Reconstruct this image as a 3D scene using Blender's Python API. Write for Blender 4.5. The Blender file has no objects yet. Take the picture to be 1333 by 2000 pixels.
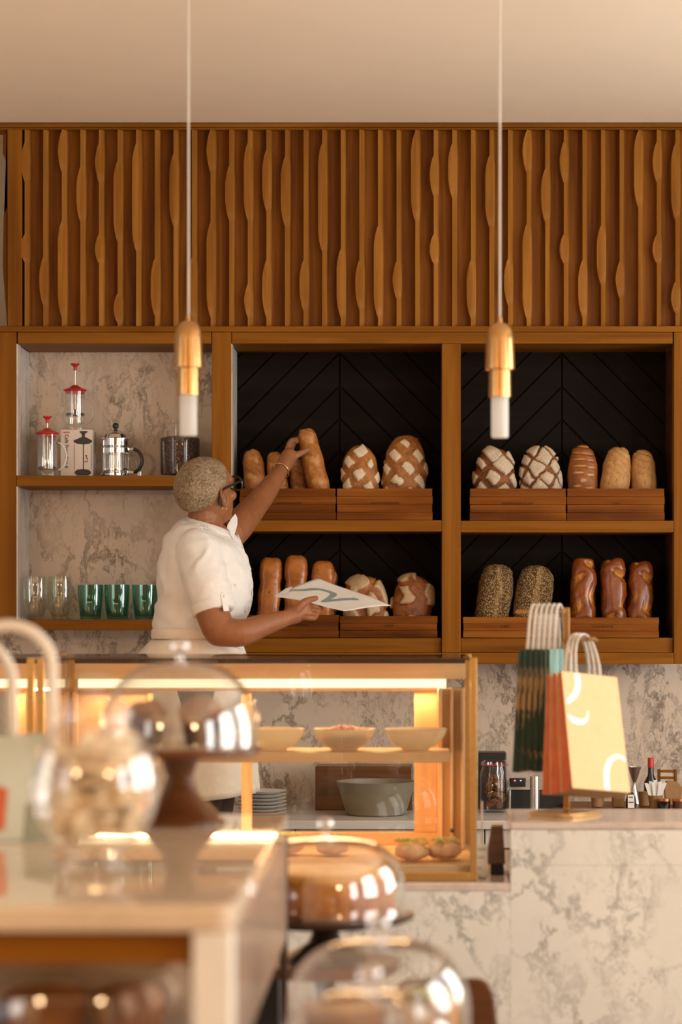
import bpy, bmesh, math, random
from mathutils import Vector, Matrix, noise
C = bpy.context.scene.collection
SC = bpy.context.scene
R = math.radians
PI = math.pi
rnd = random.Random(7)
# ------------------------------------------------------------------ camera geometry
F = 85.0 / 36.0 * 2000.0
VX, VY, EYE = 805.0, 1197.0, 1.45
def P(px, py, d):
    """a point of the place seen at (px, py) of the photograph, d metres along the view"""
    return Vector(((px - VX) * d / F, d, EYE - (py - VY) * d / F))
def X(px, d): return (px - VX) * d / F
def Z(py, d): return EYE - (py - VY) * d / F

# ------------------------------------------------------------------ materials
def new_mat(name):
    m = bpy.data.materials.new(name); m.use_nodes = True
    nt = m.node_tree; nt.nodes.clear()
    out = nt.nodes.new('ShaderNodeOutputMaterial')
    return m, nt, out
def N(nt, t, **kw):
    n = nt.nodes.new(t)
    for k, v in kw.items():
        if k.startswith('i_'): n.inputs[k[2:].replace('_', ' ')].default_value = v
        else: setattr(n, k, v)
    return n
def col(c): return (c[0], c[1], c[2], 1.0)
def bsdf(nt, out, base=(.5, .5, .5), rough=.5, metal=0.0, spec=.5):
    b = nt.nodes.new('ShaderNodeBsdfPrincipled')
    b.inputs['Base Color'].default_value = col(base)
    b.inputs['Roughness'].default_value = rough
    b.inputs['Metallic'].default_value = metal
    b.inputs['Specular IOR Level'].default_value = spec
    nt.links.new(b.outputs[0], out.inputs[0])
    return b
def coords(nt, scale=(1, 1, 1), rot=(0, 0, 0), loc=(0, 0, 0)):
    tc = nt.nodes.new('ShaderNodeTexCoord'); mp = nt.nodes.new('ShaderNodeMapping')
    mp.inputs['Scale'].default_value = scale; mp.inputs['Rotation'].default_value = rot; mp.inputs['Location'].default_value = loc
    nt.links.new(tc.outputs['Object'], mp.inputs['Vector'])
    return mp
def ramp(nt, fac, stops):
    r = nt.nodes.new('ShaderNodeValToRGB')
    el = r.color_ramp.elements
    while len(el) < len(stops): el.new(.5)
    for e, (p, c) in zip(el, stops): e.position = p; e.color = col(c)
    nt.links.new(fac, r.inputs[0]); return r
def noise_tex(nt, vec, scale, detail=4, rough=.55, dist=0):
    n = nt.nodes.new('ShaderNodeTexNoise')
    n.inputs['Scale'].default_value = scale; n.inputs['Detail'].default_value = detail
    n.inputs['Roughness'].default_value = rough; n.inputs['Distortion'].default_value = dist
    if vec is not None: nt.links.new(vec, n.inputs['Vector'])
    return n
def bump(nt, h, b, strength=.3, dist=.002):
    bp = nt.nodes.new('ShaderNodeBump'); bp.inputs['Strength'].default_value = strength; bp.inputs['Distance'].default_value = dist
    nt.links.new(h, bp.inputs['Height']); nt.links.new(bp.outputs[0], b.inputs['Normal'])
def math_n(nt, op, a, b=None, clamp=False):
    m = nt.nodes.new('ShaderNodeMath'); m.operation = op; m.use_clamp = clamp
    for i, v in enumerate((a, b)):
        if v is None: continue
        if isinstance(v, (int, float)): m.inputs[i].default_value = v
        else: nt.links.new(v, m.inputs[i])
    return m.outputs[0]

def plain(name, base, rough=.5, metal=0.0, spec=.5, var=.12, scale=18, bmp=0.0):
    m, nt, out = new_mat(name)
    b = bsdf(nt, out, base, rough, metal, spec)
    mp = coords(nt)
    n = noise_tex(nt, mp.outputs[0], scale, 3)
    r = ramp(nt, n.outputs[0], [(.3, [c * (1 - var) for c in base]), (.7, [min(1, c * (1 + var)) for c in base])])
    nt.links.new(r.outputs[0], b.inputs['Base Color'])
    if bmp: bump(nt, n.outputs[0], b, bmp, .002)
    return m

def wood(name, dark, mid, light, axis='x', rough=.42, fine=1.0, spec=.4, big=1.0):
    m, nt, out = new_mat(name)
    b = bsdf(nt, out, mid, rough, 0, spec)
    s = [26.0 * fine] * 3; s['xyz'.index(axis)] = 1.1 * fine
    mp = coords(nt, s)
    oi = nt.nodes.new('ShaderNodeObjectInfo')
    va = nt.nodes.new('ShaderNodeVectorMath'); va.operation = 'ADD'
    sc = nt.nodes.new('ShaderNodeVectorMath'); sc.operation = 'SCALE'
    cx = nt.nodes.new('ShaderNodeCombineXYZ')
    for k in range(3): nt.links.new(oi.outputs['Random'], cx.inputs[k])
    nt.links.new(cx.outputs[0], sc.inputs[0]); sc.inputs['Scale'].default_value = 37.0
    nt.links.new(mp.outputs[0], va.inputs[0]); nt.links.new(sc.outputs[0], va.inputs[1])
    n1 = noise_tex(nt, va.outputs[0], 1.0, 6, .6, .6)
    s2 = [5.0 * big] * 3; s2['xyz'.index(axis)] = .7 * big
    mp2 = coords(nt, s2)
    va2 = nt.nodes.new('ShaderNodeVectorMath'); va2.operation = 'ADD'
    nt.links.new(mp2.outputs[0], va2.inputs[0]); nt.links.new(sc.outputs[0], va2.inputs[1])
    n2 = noise_tex(nt, va2.outputs[0], 1.0, 3, .5, .8)
    f = math_n(nt, 'ADD', math_n(nt, 'MULTIPLY', n1.outputs[0], .62), math_n(nt, 'MULTIPLY', n2.outputs[0], .38))
    r = ramp(nt, f, [(.34, dark), (.5, mid), (.66, light)])
    nt.links.new(r.outputs[0], b.inputs['Base Color'])
    bump(nt, n1.outputs[0], b, .12, .001)
    return m

def marble(name, base, vein, scale=1.0, rough=.22, rot=(0, R(35), 0), stretch=(1.0, 1.0, .55), amount=1.0, thick=.05):
    m, nt, out = new_mat(name)
    b = bsdf(nt, out, base, rough)
    mp = coords(nt, [scale * k for k in stretch], rot)
    d = noise_tex(nt, mp.outputs[0], 5.0, 6, .6)
    sub = nt.nodes.new('ShaderNodeVectorMath'); sub.operation = 'SUBTRACT'; sub.inputs[1].default_value = (.5, .5, .5)
    nt.links.new(d.outputs['Color'], sub.inputs[0])
    sc = nt.nodes.new('ShaderNodeVectorMath'); sc.operation = 'SCALE'; sc.inputs['Scale'].default_value = .3
    nt.links.new(sub.outputs[0], sc.inputs[0])
    ad = nt.nodes.new('ShaderNodeVectorMath'); ad.operation = 'ADD'
    nt.links.new(mp.outputs[0], ad.inputs[0]); nt.links.new(sc.outputs[0], ad.inputs[1])
    def veins(s, w):
        n = noise_tex(nt, ad.outputs[0], s, 5, .62)
        a = math_n(nt, 'ABSOLUTE', math_n(nt, 'SUBTRACT', n.outputs[0], .5))
        return math_n(nt, 'SUBTRACT', 1.0, math_n(nt, 'DIVIDE', a, w), True)
    v1 = veins(4.2, thick); v2 = veins(9.0, thick * .9)
    mk = noise_tex(nt, mp.outputs[0], 2.4, 3, .5)
    msk = math_n(nt, 'MULTIPLY', math_n(nt, 'SUBTRACT', mk.outputs[0], .40), 5.0, True)
    mk2 = noise_tex(nt, mp.outputs[0], 3.3, 2, .5)
    msk2 = math_n(nt, 'MULTIPLY', math_n(nt, 'SUBTRACT', mk2.outputs[0], .46), 6.0, True)
    v = math_n(nt, 'ADD', math_n(nt, 'MULTIPLY', v1, msk), math_n(nt, 'MULTIPLY', math_n(nt, 'MULTIPLY', v2, msk2), .7), True)
    v = math_n(nt, 'MULTIPLY', v, amount, True)
    cl = noise_tex(nt, mp.outputs[0], 1.6, 4, .6)
    rb = ramp(nt, cl.outputs[0], [(.3, [c * .88 for c in base]), (.7, base)])
    mix = nt.nodes.new('ShaderNodeMix'); mix.data_type = 'RGBA'
    nt.links.new(v, mix.inputs['Factor']); nt.links.new(rb.outputs[0], mix.inputs[6]); mix.inputs[7].default_value = col(vein)
    nt.links.new(mix.outputs[2], b.inputs['Base Color'])
    return m

def thin_glass(name, tint=(1, 1, 1), refl=1.0, f0=.04, rough=.0, pw=5.0):
    """clear glass: transmission straight through a thin wall, Schlick reflection on top"""
    m, nt, out = new_mat(name)
    lw = nt.nodes.new('ShaderNodeLayerWeight'); lw.inputs['Blend'].default_value = .5
    p = math_n(nt, 'POWER', lw.outputs['Facing'], pw)
    f = math_n(nt, 'MULTIPLY', math_n(nt, 'ADD', math_n(nt, 'MULTIPLY', p, 1 - f0), f0), refl, True)
    t = nt.nodes.new('ShaderNodeBsdfTransparent'); t.inputs[0].default_value = col(tint)
    g = nt.nodes.new('ShaderNodeBsdfGlossy'); g.inputs['Roughness'].default_value = rough; g.inputs['Color'].default_value = (1, 1, 1, 1)
    mx = nt.nodes.new('ShaderNodeMixShader')
    nt.links.new(f, mx.inputs[0]); nt.links.new(t.outputs[0], mx.inputs[1]); nt.links.new(g.outputs[0], mx.inputs[2])
    nt.links.new(mx.outputs[0], out.inputs[0])
    return m
def frosted(name, tint=(.9, .9, .9), through=.35, rough=.25):
    m, nt, out = new_mat(name)
    t = nt.nodes.new('ShaderNodeBsdfTransparent'); t.inputs[0].default_value = col(tint)
    tr = nt.nodes.new('ShaderNodeBsdfTranslucent'); tr.inputs[0].default_value = col(tint)
    b = nt.nodes.new('ShaderNodeBsdfPrincipled'); b.inputs['Base Color'].default_value = col(tint); b.inputs['Roughness'].default_value = rough
    m1 = nt.nodes.new('ShaderNodeMixShader'); m1.inputs[0].default_value = .5
    nt.links.new(tr.outputs[0], m1.inputs[1]); nt.links.new(b.outputs[0], m1.inputs[2])
    m2 = nt.nodes.new('ShaderNodeMixShader'); m2.inputs[0].default_value = 1 - through
    nt.links.new(t.outputs[0], m2.inputs[1]); nt.links.new(m1.outputs[0], m2.inputs[2])
    nt.links.new(m2.outputs[0], out.inputs[0])
    return m
def glow(name, c, s):
    m, nt, out = new_mat(name)
    e = nt.nodes.new('ShaderNodeEmission'); e.inputs[0].default_value = col(c); e.inputs[1].default_value = s
    nt.links.new(e.outputs[0], out.inputs[0]); return m
def crust(name, crust_d, crust_l, other, rough=.5, scale=22, bmp=.5, speck=None, spec=.4, flour_noise=.25):
    """bread: crust mottled by noise, 'mask' attribute = flour / torn crumb, optional specks"""
    m, nt, out = new_mat(name)
    b = bsdf(nt, out, crust_l, rough, 0, spec)
    mp = coords(nt)
    n = noise_tex(nt, mp.outputs[0], scale, 5, .6)
    nf = noise_tex(nt, mp.outputs[0], scale * 9, 3, .6)
    n3 = noise_tex(nt, mp.outputs[0], scale * 2.7, 4, .65)
    r = ramp(nt, math_n(nt, 'ADD', math_n(nt, 'MULTIPLY', n.outputs[0], .6), math_n(nt, 'MULTIPLY', n3.outputs[0], .4)), [(.36, crust_d), (.60, crust_l)])
    at = nt.nodes.new('ShaderNodeAttribute'); at.attribute_name = 'mask'
    ro = ramp(nt, nf.outputs[0], [(.3, [c * (1 - flour_noise) for c in other]), (.7, other)])
    k = math_n(nt, 'ADD', at.outputs['Fac'], math_n(nt, 'MULTIPLY', math_n(nt, 'SUBTRACT', nf.outputs[0], .5), .5))
    k = math_n(nt, 'MULTIPLY', math_n(nt, 'SUBTRACT', k, .25), 2.0, True)
    mix = nt.nodes.new('ShaderNodeMix'); mix.data_type = 'RGBA'
    nt.links.new(k, mix.inputs['Factor']); nt.links.new(r.outputs[0], mix.inputs[6]); nt.links.new(ro.outputs[0], mix.inputs[7])
    last = mix.outputs[2]
    if speck:
        scol, sscale, thr = speck
        v = nt.nodes.new('ShaderNodeTexVoronoi'); v.inputs['Scale'].default_value = sscale
        nt.links.new(mp.outputs[0], v.inputs['Vector'])
        s = math_n(nt, 'MULTIPLY', math_n(nt, 'SUBTRACT', thr, v.outputs['Distance']), 12.0, True)
        mx2 = nt.nodes.new('ShaderNodeMix'); mx2.data_type = 'RGBA'
        nt.links.new(s, mx2.inputs['Factor']); nt.links.new(last, mx2.inputs[6]); mx2.inputs[7].default_value = col(scol)
        last = mx2.outputs[2]
    nt.links.new(last, b.inputs['Base Color'])
    bump(nt, nf.outputs[0], b, bmp, .003)
    return m

M = {}
M['teak'] = wood('teak_along_x', (.125, .040, .003), (.205, .073, .006), (.28, .108, .012), 'x', .45, 1.0, .1)
M['teak_z'] = wood('teak_along_z', (.125, .040, .003), (.205, .073, .006), (.28, .108, .012), 'z', .45, 1.0, .1)
M['slat_lit'] = wood('teak_fluted_lit', (.17, .060, .007), (.26, .100, .013), (.36, .155, .026), 'z', .45, 1.4, .1, 1.5)  # batten teak lightened, painting in the light on the raised strips
M['board'] = wood('teak_board_shaded', (.095, .026, .0025), (.175, .056, .005), (.26, .095, .011), 'z', .45, 1.4, .1, 1.5)  # same teak darkened, painting in the shade between the battens
M['tray'] = wood('tray_teak', (.060, .015, .002), (.165, .047, .005), (.27, .092, .012), 'x', .45, .8, .1, 1.6)
M['dark_plank'] = wood('dark_stained_oak', (.0050, .0030, .0019), (.0085, .0050, .0032), (.0125, .0075, .0050), 'x', .7, .6, .10)
M['walnut'] = wood('walnut', (.045, .014, .004), (.10, .034, .009), (.17, .06, .018), 'x', .3, .6)
M['dark_walnut'] = wood('dark_walnut', (.020, .008, .004), (.040, .015, .007), (.07, .028, .012), 'x', .35, .6)
M['case_wood'] = wood('case_oak', (.50, .30, .14), (.60, .38, .19), (.68, .45, .24), 'z', .4, .7)
M['case_wood_x'] = wood('case_oak_x', (.50, .30, .14), (.60, .38, .19), (.68, .45, .24), 'x', .4, .7)
M['marble_back'] = marble('marble_splashback', (.67, .555, .45), (.15, .115, .085), 1.8, .3, (0, R(-42), 0), (1.1, 1, .6), .82, .042)
M['marble_side'] = marble('marble_jamb', (.66, .63, .58), (.32, .29, .26), 2.2, .25, (0, R(10), 0), (1, 1, .3), .6, .05)
M['marble_front'] = marble('marble_counter', (.77, .74, .67), (.24, .23, .21), 1.6, .22, (0, R(42), 0), (1, 1, .7), .72, .04)
M['marble_top'] = marble('marble_worktop', (.66, .54, .46), (.40, .33, .29), 1.3, .08, (0, 0, R(30)), (1, .6, 1), .5, .05)
M['plaster'] = plain('ceiling_paint', (.86, .745, .60), .9, 0, .2, .015, 2)
M['wall_paint'] = plain('wall_paint', (.62, .53, .42), .85, 0, .2, .03, 2)
M['front_wall'] = plain('far_room_paint', (.20, .15, .11), .85, 0, .2, .03, 2)
M['floor'] = plain('floor_stone', (.42, .34, .26), .35, 0, .5, .12, 3)
M['brass'] = plain('brushed_brass', (.58, .33, .13), .24, 1.0, .5, .06, 60)
M['case_brass'] = plain('case_brass', (.62, .37, .13), .38, 1.0, .5, .06, 60)
M['bronze'] = plain('dark_bronze', (.07, .045, .03), .4, .8, .5, .1, 40)
M['chrome'] = plain('chrome', (.85, .84, .82), .08, 1.0, .5, .02, 30)
M['steel'] = plain('brushed_steel', (.72, .72, .70), .3, 1.0, .5, .05, 80)
M['black'] = plain('black_plastic', (.012, .012, .013), .35, 0, .5, .2, 30)
M['red'] = plain('red_plastic', (.50, .022, .018), .35, 0, .5, .08, 30)
M['white_card'] = plain('white_card', (.80, .77, .72), .7, 0, .3, .03, 20)
M['box_card'] = plain('box_card', (.66, .57, .49), .6, 0, .3, .03, 20)
M['ink'] = plain('grey_ink', (.06, .05, .045), .7, 0, .2, .1, 40)
M['ink_brown'] = plain('branded_ink', (.028, .010, .003), .7, 0, .2, .1, 40)
M['glass'] = thin_glass('clear_glass', (.98, .98, .975), 1.0, .10, 0, 4.0)
M['jar_glass'] = thin_glass('jar_glass', (.985, .985, .98), .8, .03)
M['pane'] = thin_glass('case_glass', (.985, .985, .975), .8, .035)
M['dome_glass'] = thin_glass('dome_glass', (.98, .98, .975), 1.0, .085, 0, 3.6)
M['green_glass'] = thin_glass('green_glass', (.50, .74, .66), 1.0, .10, 0, 3.0)
M['tumbler'] = thin_glass('tumbler_glass', (.95, .95, .93), 1.0, .07, 0, 3.5)
M['bowl'] = frosted('frosted_bowl', (.72, .66, .54), .38)
M['tube'] = frosted('frosted_tube', (.86, .85, .82), .05, .4)
M['hazed_pane'] = frosted('side_glass_haze', (.86, .72, .60), .40, .15)  # milky pinkish tint stands in for pale reflections on the side pane
M['led'] = glow('warm_led', (1.0, .78, .48), 1.8)
M['lamp_glow'] = glow('warm_globe', (1.0, .66, .36), 60.0)
M['skin'] = plain('brown_skin', (.27, .105, .042), .50, 0, .35, .10, 22, .05)
M['beans'] = crust('coffee_beans', (.02, .008, .004), (.06, .022, .009), (.1, .05, .02), .35, 60, .8, ((.22, .095, .03), 110, .34))
M['cable'] = plain('white_cable', (.72, .66, .58), .6, 0, .3, .02, 40)
M['rope'] = plain('paper_rope', (.72, .66, .58), .8, 0, .2, .1, 120)
M['kraft'] = plain('kraft_paper', (.34, .20, .09), .8, 0, .2, .1, 60)

M['steel_white'] = plain('pale_worktop', (.62, .60, .57), .3, 0, .5, .03, 10)
M['biscuit'] = plain('brown_biscuit', (.16, .065, .022), .7, 0, .3, .3, 60)
M['led_red'] = glow('red_light', (1, .08, .1), 4); M['led_blue'] = glow('blue_light', (.1, .35, 1), 4)
M['pot_grey'] = plain('grey_pot', (.20, .18, .13), .5, 0, .4, .05, 20)
M['led_soft'] = glow('warm_led_soft', (1.0, .60, .28), 5.0)
M['dark_liquid'] = plain('dark_bottle', (.012, .009, .010), .15, 0, .6, .1, 20)
M['copper'] = plain('copper_lid', (.75, .30, .12), .3, 1, .5, .05, 40)
M['spice'] = plain('brown_spice', (.10, .03, .012), .4, 0, .4, .2, 60)
M['salad'] = crust('pink_salad', (.55, .16, .10), (.75, .35, .22), (.2, .3, .1), .4, 60, .3)
M['roll'] = crust('pale_roll', (.50, .26, .12), (.68, .42, .24), (.8, .7, .6), .5, 30, .2)
M['shred'] = plain('shredded_greens', (.50, .46, .14), .5, 0, .4, .4, 120)
M['pale_pink'] = plain('pale_stick', (.70, .54, .46), .5, 0, .4, .05, 30)
M['bag_yellow'] = plain('yellow_paper', (.74, .50, .265), .7, 0, .25, .03, 30)
M['bag_red'] = plain('red_paper', (.56, .13, .045), .7, 0, .25, .10, 30)
M['bag_teal'] = plain('teal_paper', (.30, .48, .43), .7, 0, .25, .05, 30)
def printed_green():
    m, nt, out = new_mat('printed_green_paper'); b = bsdf(nt, out, (.05, .08, .05), .7, 0, .25)
    mp = coords(nt, (30, 30, 9)); n = noise_tex(nt, mp.outputs[0], 1.0, 2, .5, .6)
    r = ramp(nt, n.outputs[0], [(.46, (.040, .062, .040)), (.52, (.030, .050, .034)), (.58, (.36, .22, .10))]); r.color_ramp.interpolation = 'LINEAR'
    nt.links.new(r.outputs[0], b.inputs['Base Color']); return m
M['bag_green'] = printed_green()
M['white_print'] = plain('white_print', (.86, .86, .84), .7, 0, .2, .02, 30)

M['table_stone'] = marble('table_stone', (.66, .52, .38), (.46, .36, .26), 1.2, .025, (0, 0, R(20)), (1, .5, 1), .35, .06)
M['lit_steel'] = plain('pale_leg_glare', (.74, .72, .67), .3, 0, .5, .03, 10)  # pale tone stands in for window light reflected off the steel leg
M['knob_glass'] = thin_glass('knob_glass', (.93, .93, .93), 1.0, .25, .02, 2.2)
M['muffin'] = crust('muffin_crumb', (.12, .035, .009), (.34, .13, .03), (.2, .1, .04), .6, 40, .6)
M['muffin_case'] = plain('brown_paper_case', (.085, .040, .022), .8, 0, .2, .2, 60)
M['pale_biscuit'] = plain('pale_biscuit', (.86, .70, .48), .7, 0, .3, .15, 60)
M['mint_paper'] = plain('mint_paper', (.52, .55, .47), .75, 0, .2, .04, 10)
M['mint_dark'] = plain('sage_paper', (.26, .27, .20), .75, 0, .2, .05, 10)
M['handle_cord'] = plain('cream_cord', (.72, .64, .53), .8, 0, .2, .05, 60)
M['cake_brown'] = crust('cake_crust', (.34, .10, .012), (.58, .22, .035), (.5, .25, .08), .45, 30, .3)
M['cake_caramel'] = crust('cake_caramel', (.62, .25, .035), (.80, .40, .08), (.7, .4, .15), .3, 24, .2)
M['gold'] = plain('gold', (.9, .58, .2), .25, 1, .5, .03, 40)
M['tortoise'] = plain('tortoiseshell', (.06, .022, .006), .2, 0, .6, .5, 90)
M['shirt'] = plain('white_cotton', (.74, .72, .69), .85, 0, .2, .025, 50, .05)
M['skirt'] = plain('cream_cotton', (.74, .67, .57), .85, 0, .2, .03, 50, .05)
M['trousers'] = plain('dark_trousers', (.05, .03, .022), .85, 0, .2, .1, 50)
M['bag_paper'] = plain('pale_bag_paper', (.66, .63, .57), .75, 0, .25, .03, 30)
M['swash_blue'] = plain('grey_blue_print', (.21, .26, .27), .75, 0, .2, .04, 30)
def hair_mat():
    m, nt, out = new_mat('cropped_blond_hair'); b = bsdf(nt, out, (.4, .3, .2), .75, 0, .2)
    mp = coords(nt); n = noise_tex(nt, mp.outputs[0], 170, 4, .65, 1.2); n2 = noise_tex(nt, mp.outputs[0], 14, 3)
    f = math_n(nt, 'ADD', math_n(nt, 'MULTIPLY', n.outputs[0], .75), math_n(nt, 'MULTIPLY', n2.outputs[0], .25))
    r = ramp(nt, f, [(.38, (.085, .050, .024)), (.50, (.27, .19, .115)), (.62, (.47, .36, .24))]); nt.links.new(r.outputs[0], b.inputs['Base Color']); bump(nt, n.outputs[0], b, .9, .004); return m
M['hair'] = hair_mat()

# ------------------------------------------------------------------ mesh builder
class MB:
    def __init__(s): s.v = []; s.f = []; s.mask = []
    def add(s, vs, fs, mask=None):
        b = len(s.v); s.v += [Vector(v) for v in vs]; s.f += [tuple(b + i for i in f) for f in fs]
        s.mask += list(mask) if mask is not None else [0.0] * len(vs)
        return s
    def box(s, x0, x1, y0, y1, z0, z1):
        vs = [(x, y, z) for x in (x0, x1) for y in (y0, y1) for z in (z0, z1)]
        return s.add(vs, [(0, 1, 3, 2), (4, 6, 7, 5), (0, 4, 5, 1), (2, 3, 7, 6), (0, 2, 6, 4), (1, 5, 7, 3)])
    def lathe(s, prof, c=(0, 0, 0), seg=40, close_prof=False):
        c = Vector(c); vs = []; fs = []; n = len(prof)
        for i in range(seg):
            a = 2 * PI * i / seg
            for r, z in prof: vs.append((c.x + r * math.cos(a), c.y + r * math.sin(a), c.z + z))
        m = n if close_prof else n - 1
        for i in range(seg):
            j = (i + 1) % seg
            for k in range(m):
                l = (k + 1) % n
                fs.append((i * n + k, j * n + k, j * n + l, i * n + l))
        return s.add(vs, fs)
    def tube(s, pts, rad, seg=12, cap=True, closed=False, squash=None):
        pts = [Vector(p) for p in pts]; n = len(pts)
        if isinstance(rad, (int, float)): rad = [rad] * n
        vs = []; fs = []; ref = None
        for i, p in enumerate(pts):
            if closed: t = pts[(i + 1) % n] - pts[i - 1]
            else: t = pts[min(i + 1, n - 1)] - pts[max(i - 1, 0)]
            t.normalize()
            if ref is None: ref = Vector((0, 0, 1)) if abs(t.z) < .9 else Vector((1, 0, 0))
            u = ref - t * ref.dot(t); u.normalize(); ref = u; w = t.cross(u)
            for k in range(seg):
                a = 2 * PI * k / seg
                sa, sb = (1, 1) if squash is None else squash
                vs.append(p + (u * math.cos(a) * sa + w * math.sin(a) * sb) * rad[i])
        for i in range(n if closed else n - 1):
            j = (i + 1) % n
            for k in range(seg):
                l = (k + 1) % seg
                fs.append((i * seg + k, i * seg + l, j * seg + l, j * seg + k))
        if cap and not closed:
            fs.append(tuple(reversed(range(seg)))); fs.append(tuple((n - 1) * seg + k for k in range(seg)))
        return s.add(vs, fs)
    def ball(s, c, r, nu=20, nv=12, mat=None):
        if isinstance(r, (int, float)): r = (r, r, r)
        c = Vector(c); vs = []; fs = []
        for j in range(1, nv):
            t = PI * j / nv
            for i in range(nu):
                a = 2 * PI * i / nu
                vs.append(Vector((r[0] * math.sin(t) * math.cos(a), r[1] * math.sin(t) * math.sin(a), r[2] * math.cos(t))))
        vs += [Vector((0, 0, r[2])), Vector((0, 0, -r[2]))]
        for j in range(nv - 2):
            for i in range(nu):
                k = (i + 1) % nu
                fs.append((j * nu + i, (j + 1) * nu + i, (j + 1) * nu + k, j * nu + k))
        T, B = len(vs) - 2, len(vs) - 1
        for i in range(nu):
            k = (i + 1) % nu
            fs.append((T, i, k)); fs.append((B, (nv - 2) * nu + k, (nv - 2) * nu + i))
        if mat is not None: vs = [mat @ v for v in vs]
        return s.add([c + v for v in vs], fs)
    def limb(s, pts, rad, seg=16):
        """rounded limb: densified tube with balls on the ends and joints"""
        P2, R2 = spline(pts, rad, 5)
        s.tube(P2, R2, seg)
        for p, r in ((P2[0], R2[0]), (P2[-1], R2[-1])): s.ball(p, r * .98, 14, 9)
        return s
    def prism(s, poly, off):
        """polygon (3-D points) extruded by the vector off"""
        poly = [Vector(p) for p in poly]; off = Vector(off); n = len(poly)
        vs = poly + [p + off for p in poly]
        fs = [tuple(reversed(range(n))), tuple(range(n, 2 * n))]
        for i in range(n):
            j = (i + 1) % n; fs.append((i, j, n + j, n + i))
        return s.add(vs, fs)
    def grid(s, rows, closed_u=False):
        """rows: list of lists of points of one length"""
        n = len(rows[0]); vs = [p for r in rows for p in r]; fs = []
        for j in range(len(rows) - 1):
            for i in range(n if closed_u else n - 1):
                k = (i + 1) % n
                fs.append((j * n + i, j * n + k, (j + 1) * n + k, (j + 1) * n + i))
        return s.add(vs, fs)
    def xform(s, mtx):
        s.v = [mtx @ v for v in s.v]; return s
    def mesh(s, name, org=Vector((0, 0, 0))):
        me = bpy.data.meshes.new(name)
        me.from_pydata([v - org for v in s.v], [], s.f)
        bm = bmesh.new(); bm.from_mesh(me); bmesh.ops.recalc_face_normals(bm, faces=bm.faces); bm.to_mesh(me); bm.free()
        if any(s.mask):
            a = me.attributes.new('mask', 'FLOAT', 'POINT'); a.data.foreach_set('value', s.mask)
        return me
    def build(s, name, m, parent=None, bevel=0, angle=40, seg=2, smooth=True, org=None):
        """link as ONE mesh object; vertices are given in world space"""
        if org is None:
            if parent is not None: org = world_loc(parent)
            else:
                lo = [min(v[i] for v in s.v) for i in range(3)]; hi = [max(v[i] for v in s.v) for i in range(3)]
                org = Vector(((lo[0] + hi[0]) / 2, (lo[1] + hi[1]) / 2, lo[2]))
        me = s.mesh(name, org); me.materials.append(M[m] if isinstance(m, str) else m)
        return link(name, me, parent, org, bevel, angle, seg, smooth)
def link(name, me, parent, org, bevel=0, angle=40, seg=2, smooth=True):
    if smooth:
        me.polygons.foreach_set('use_smooth', [True] * len(me.polygons)); me.set_sharp_from_angle(angle=R(angle))
    o = bpy.data.objects.new(name, me); C.objects.link(o)
    if parent is not None:
        o.parent = parent
    else: o.location = org
    if bevel:
        b = o.modifiers.new('edge', 'BEVEL'); b.width = bevel; b.segments = seg; b.limit_method = 'ANGLE'; b.angle_limit = R(40)
    return o
def world_loc(o):
    p = Vector((0, 0, 0))
    while o is not None: p += o.location; o = o.parent
    return p
def spline(pts, rad, sub):
    pts = [Vector(p) for p in pts]; n = len(pts); P2 = []; R2 = []
    if isinstance(rad, (int, float)): rad = [rad] * n
    for i in range(n - 1):
        p0, p1, p2, p3 = pts[max(i - 1, 0)], pts[i], pts[i + 1], pts[min(i + 2, n - 1)]
        for k in range(sub):
            t = k / sub
            P2.append(.5 * ((2 * p1) + (p2 - p0) * t + (2 * p0 - 5 * p1 + 4 * p2 - p3) * t * t + (3 * p1 - p0 - 3 * p2 + p3) * t ** 3))
            R2.append(rad[i] * (1 - t) + rad[i + 1] * t)
    P2.append(pts[-1]); R2.append(rad[-1])
    return P2, R2
def smoothstep(a, b, x):
    t = max(0.0, min(1.0, (x - a) / (b - a))); return t * t * (3 - 2 * t)

def props(o, label=None, cat=None, group=None, kind=None):
    if label: o['label'] = label
    if cat: o['category'] = cat
    if group: o['group'] = group
    if kind: o['kind'] = kind
    return o
def thing(name, label, cat, loc, group=None):
    o = bpy.data.objects.new(name, None); C.objects.link(o); o.location = loc; o.empty_display_size = .05
    return props(o, label, cat, group)
def kids(o): return [c for c in C.objects if c.parent == o]
def dup(root, loc, rotz=None, label=None, group=None):
    r = root.copy(); C.objects.link(r); r.location = loc
    if rotz is not None: r.rotation_euler = (0, 0, rotz)
    if label: r['label'] = label
    if group: r['group'] = group
    def rec(a, b):
        for ch in kids(a):
            c = ch.copy(); C.objects.link(c); c.parent = b; rec(ch, c)
    rec(root, r)
    return r
def text_mesh(s, size, name, m, parent, loc, rot=(R(90), 0, 0), align='CENTER', depth=.0004):
    """lettering as a thin mesh; loc is in world space"""
    cu = bpy.data.curves.new(name, 'FONT'); cu.body = s; cu.size = size; cu.align_x = align; cu.extrude = depth; cu.resolution_u = 3
    tmp = bpy.data.objects.new('lettering_tmp', cu); C.objects.link(tmp)
    dg = bpy.context.evaluated_depsgraph_get(); dg.update()
    me = bpy.data.meshes.new_from_object(tmp.evaluated_get(dg))
    bpy.data.objects.remove(tmp); bpy.data.curves.remove(cu)
    me.name = name; me.materials.clear(); me.materials.append(M[m])
    o = bpy.data.objects.new(name, me); C.objects.link(o); o.parent = parent
    o.location = Vector(loc) - (world_loc(parent) if parent else Vector((0, 0, 0))); o.rotation_euler = rot
    return o
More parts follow.
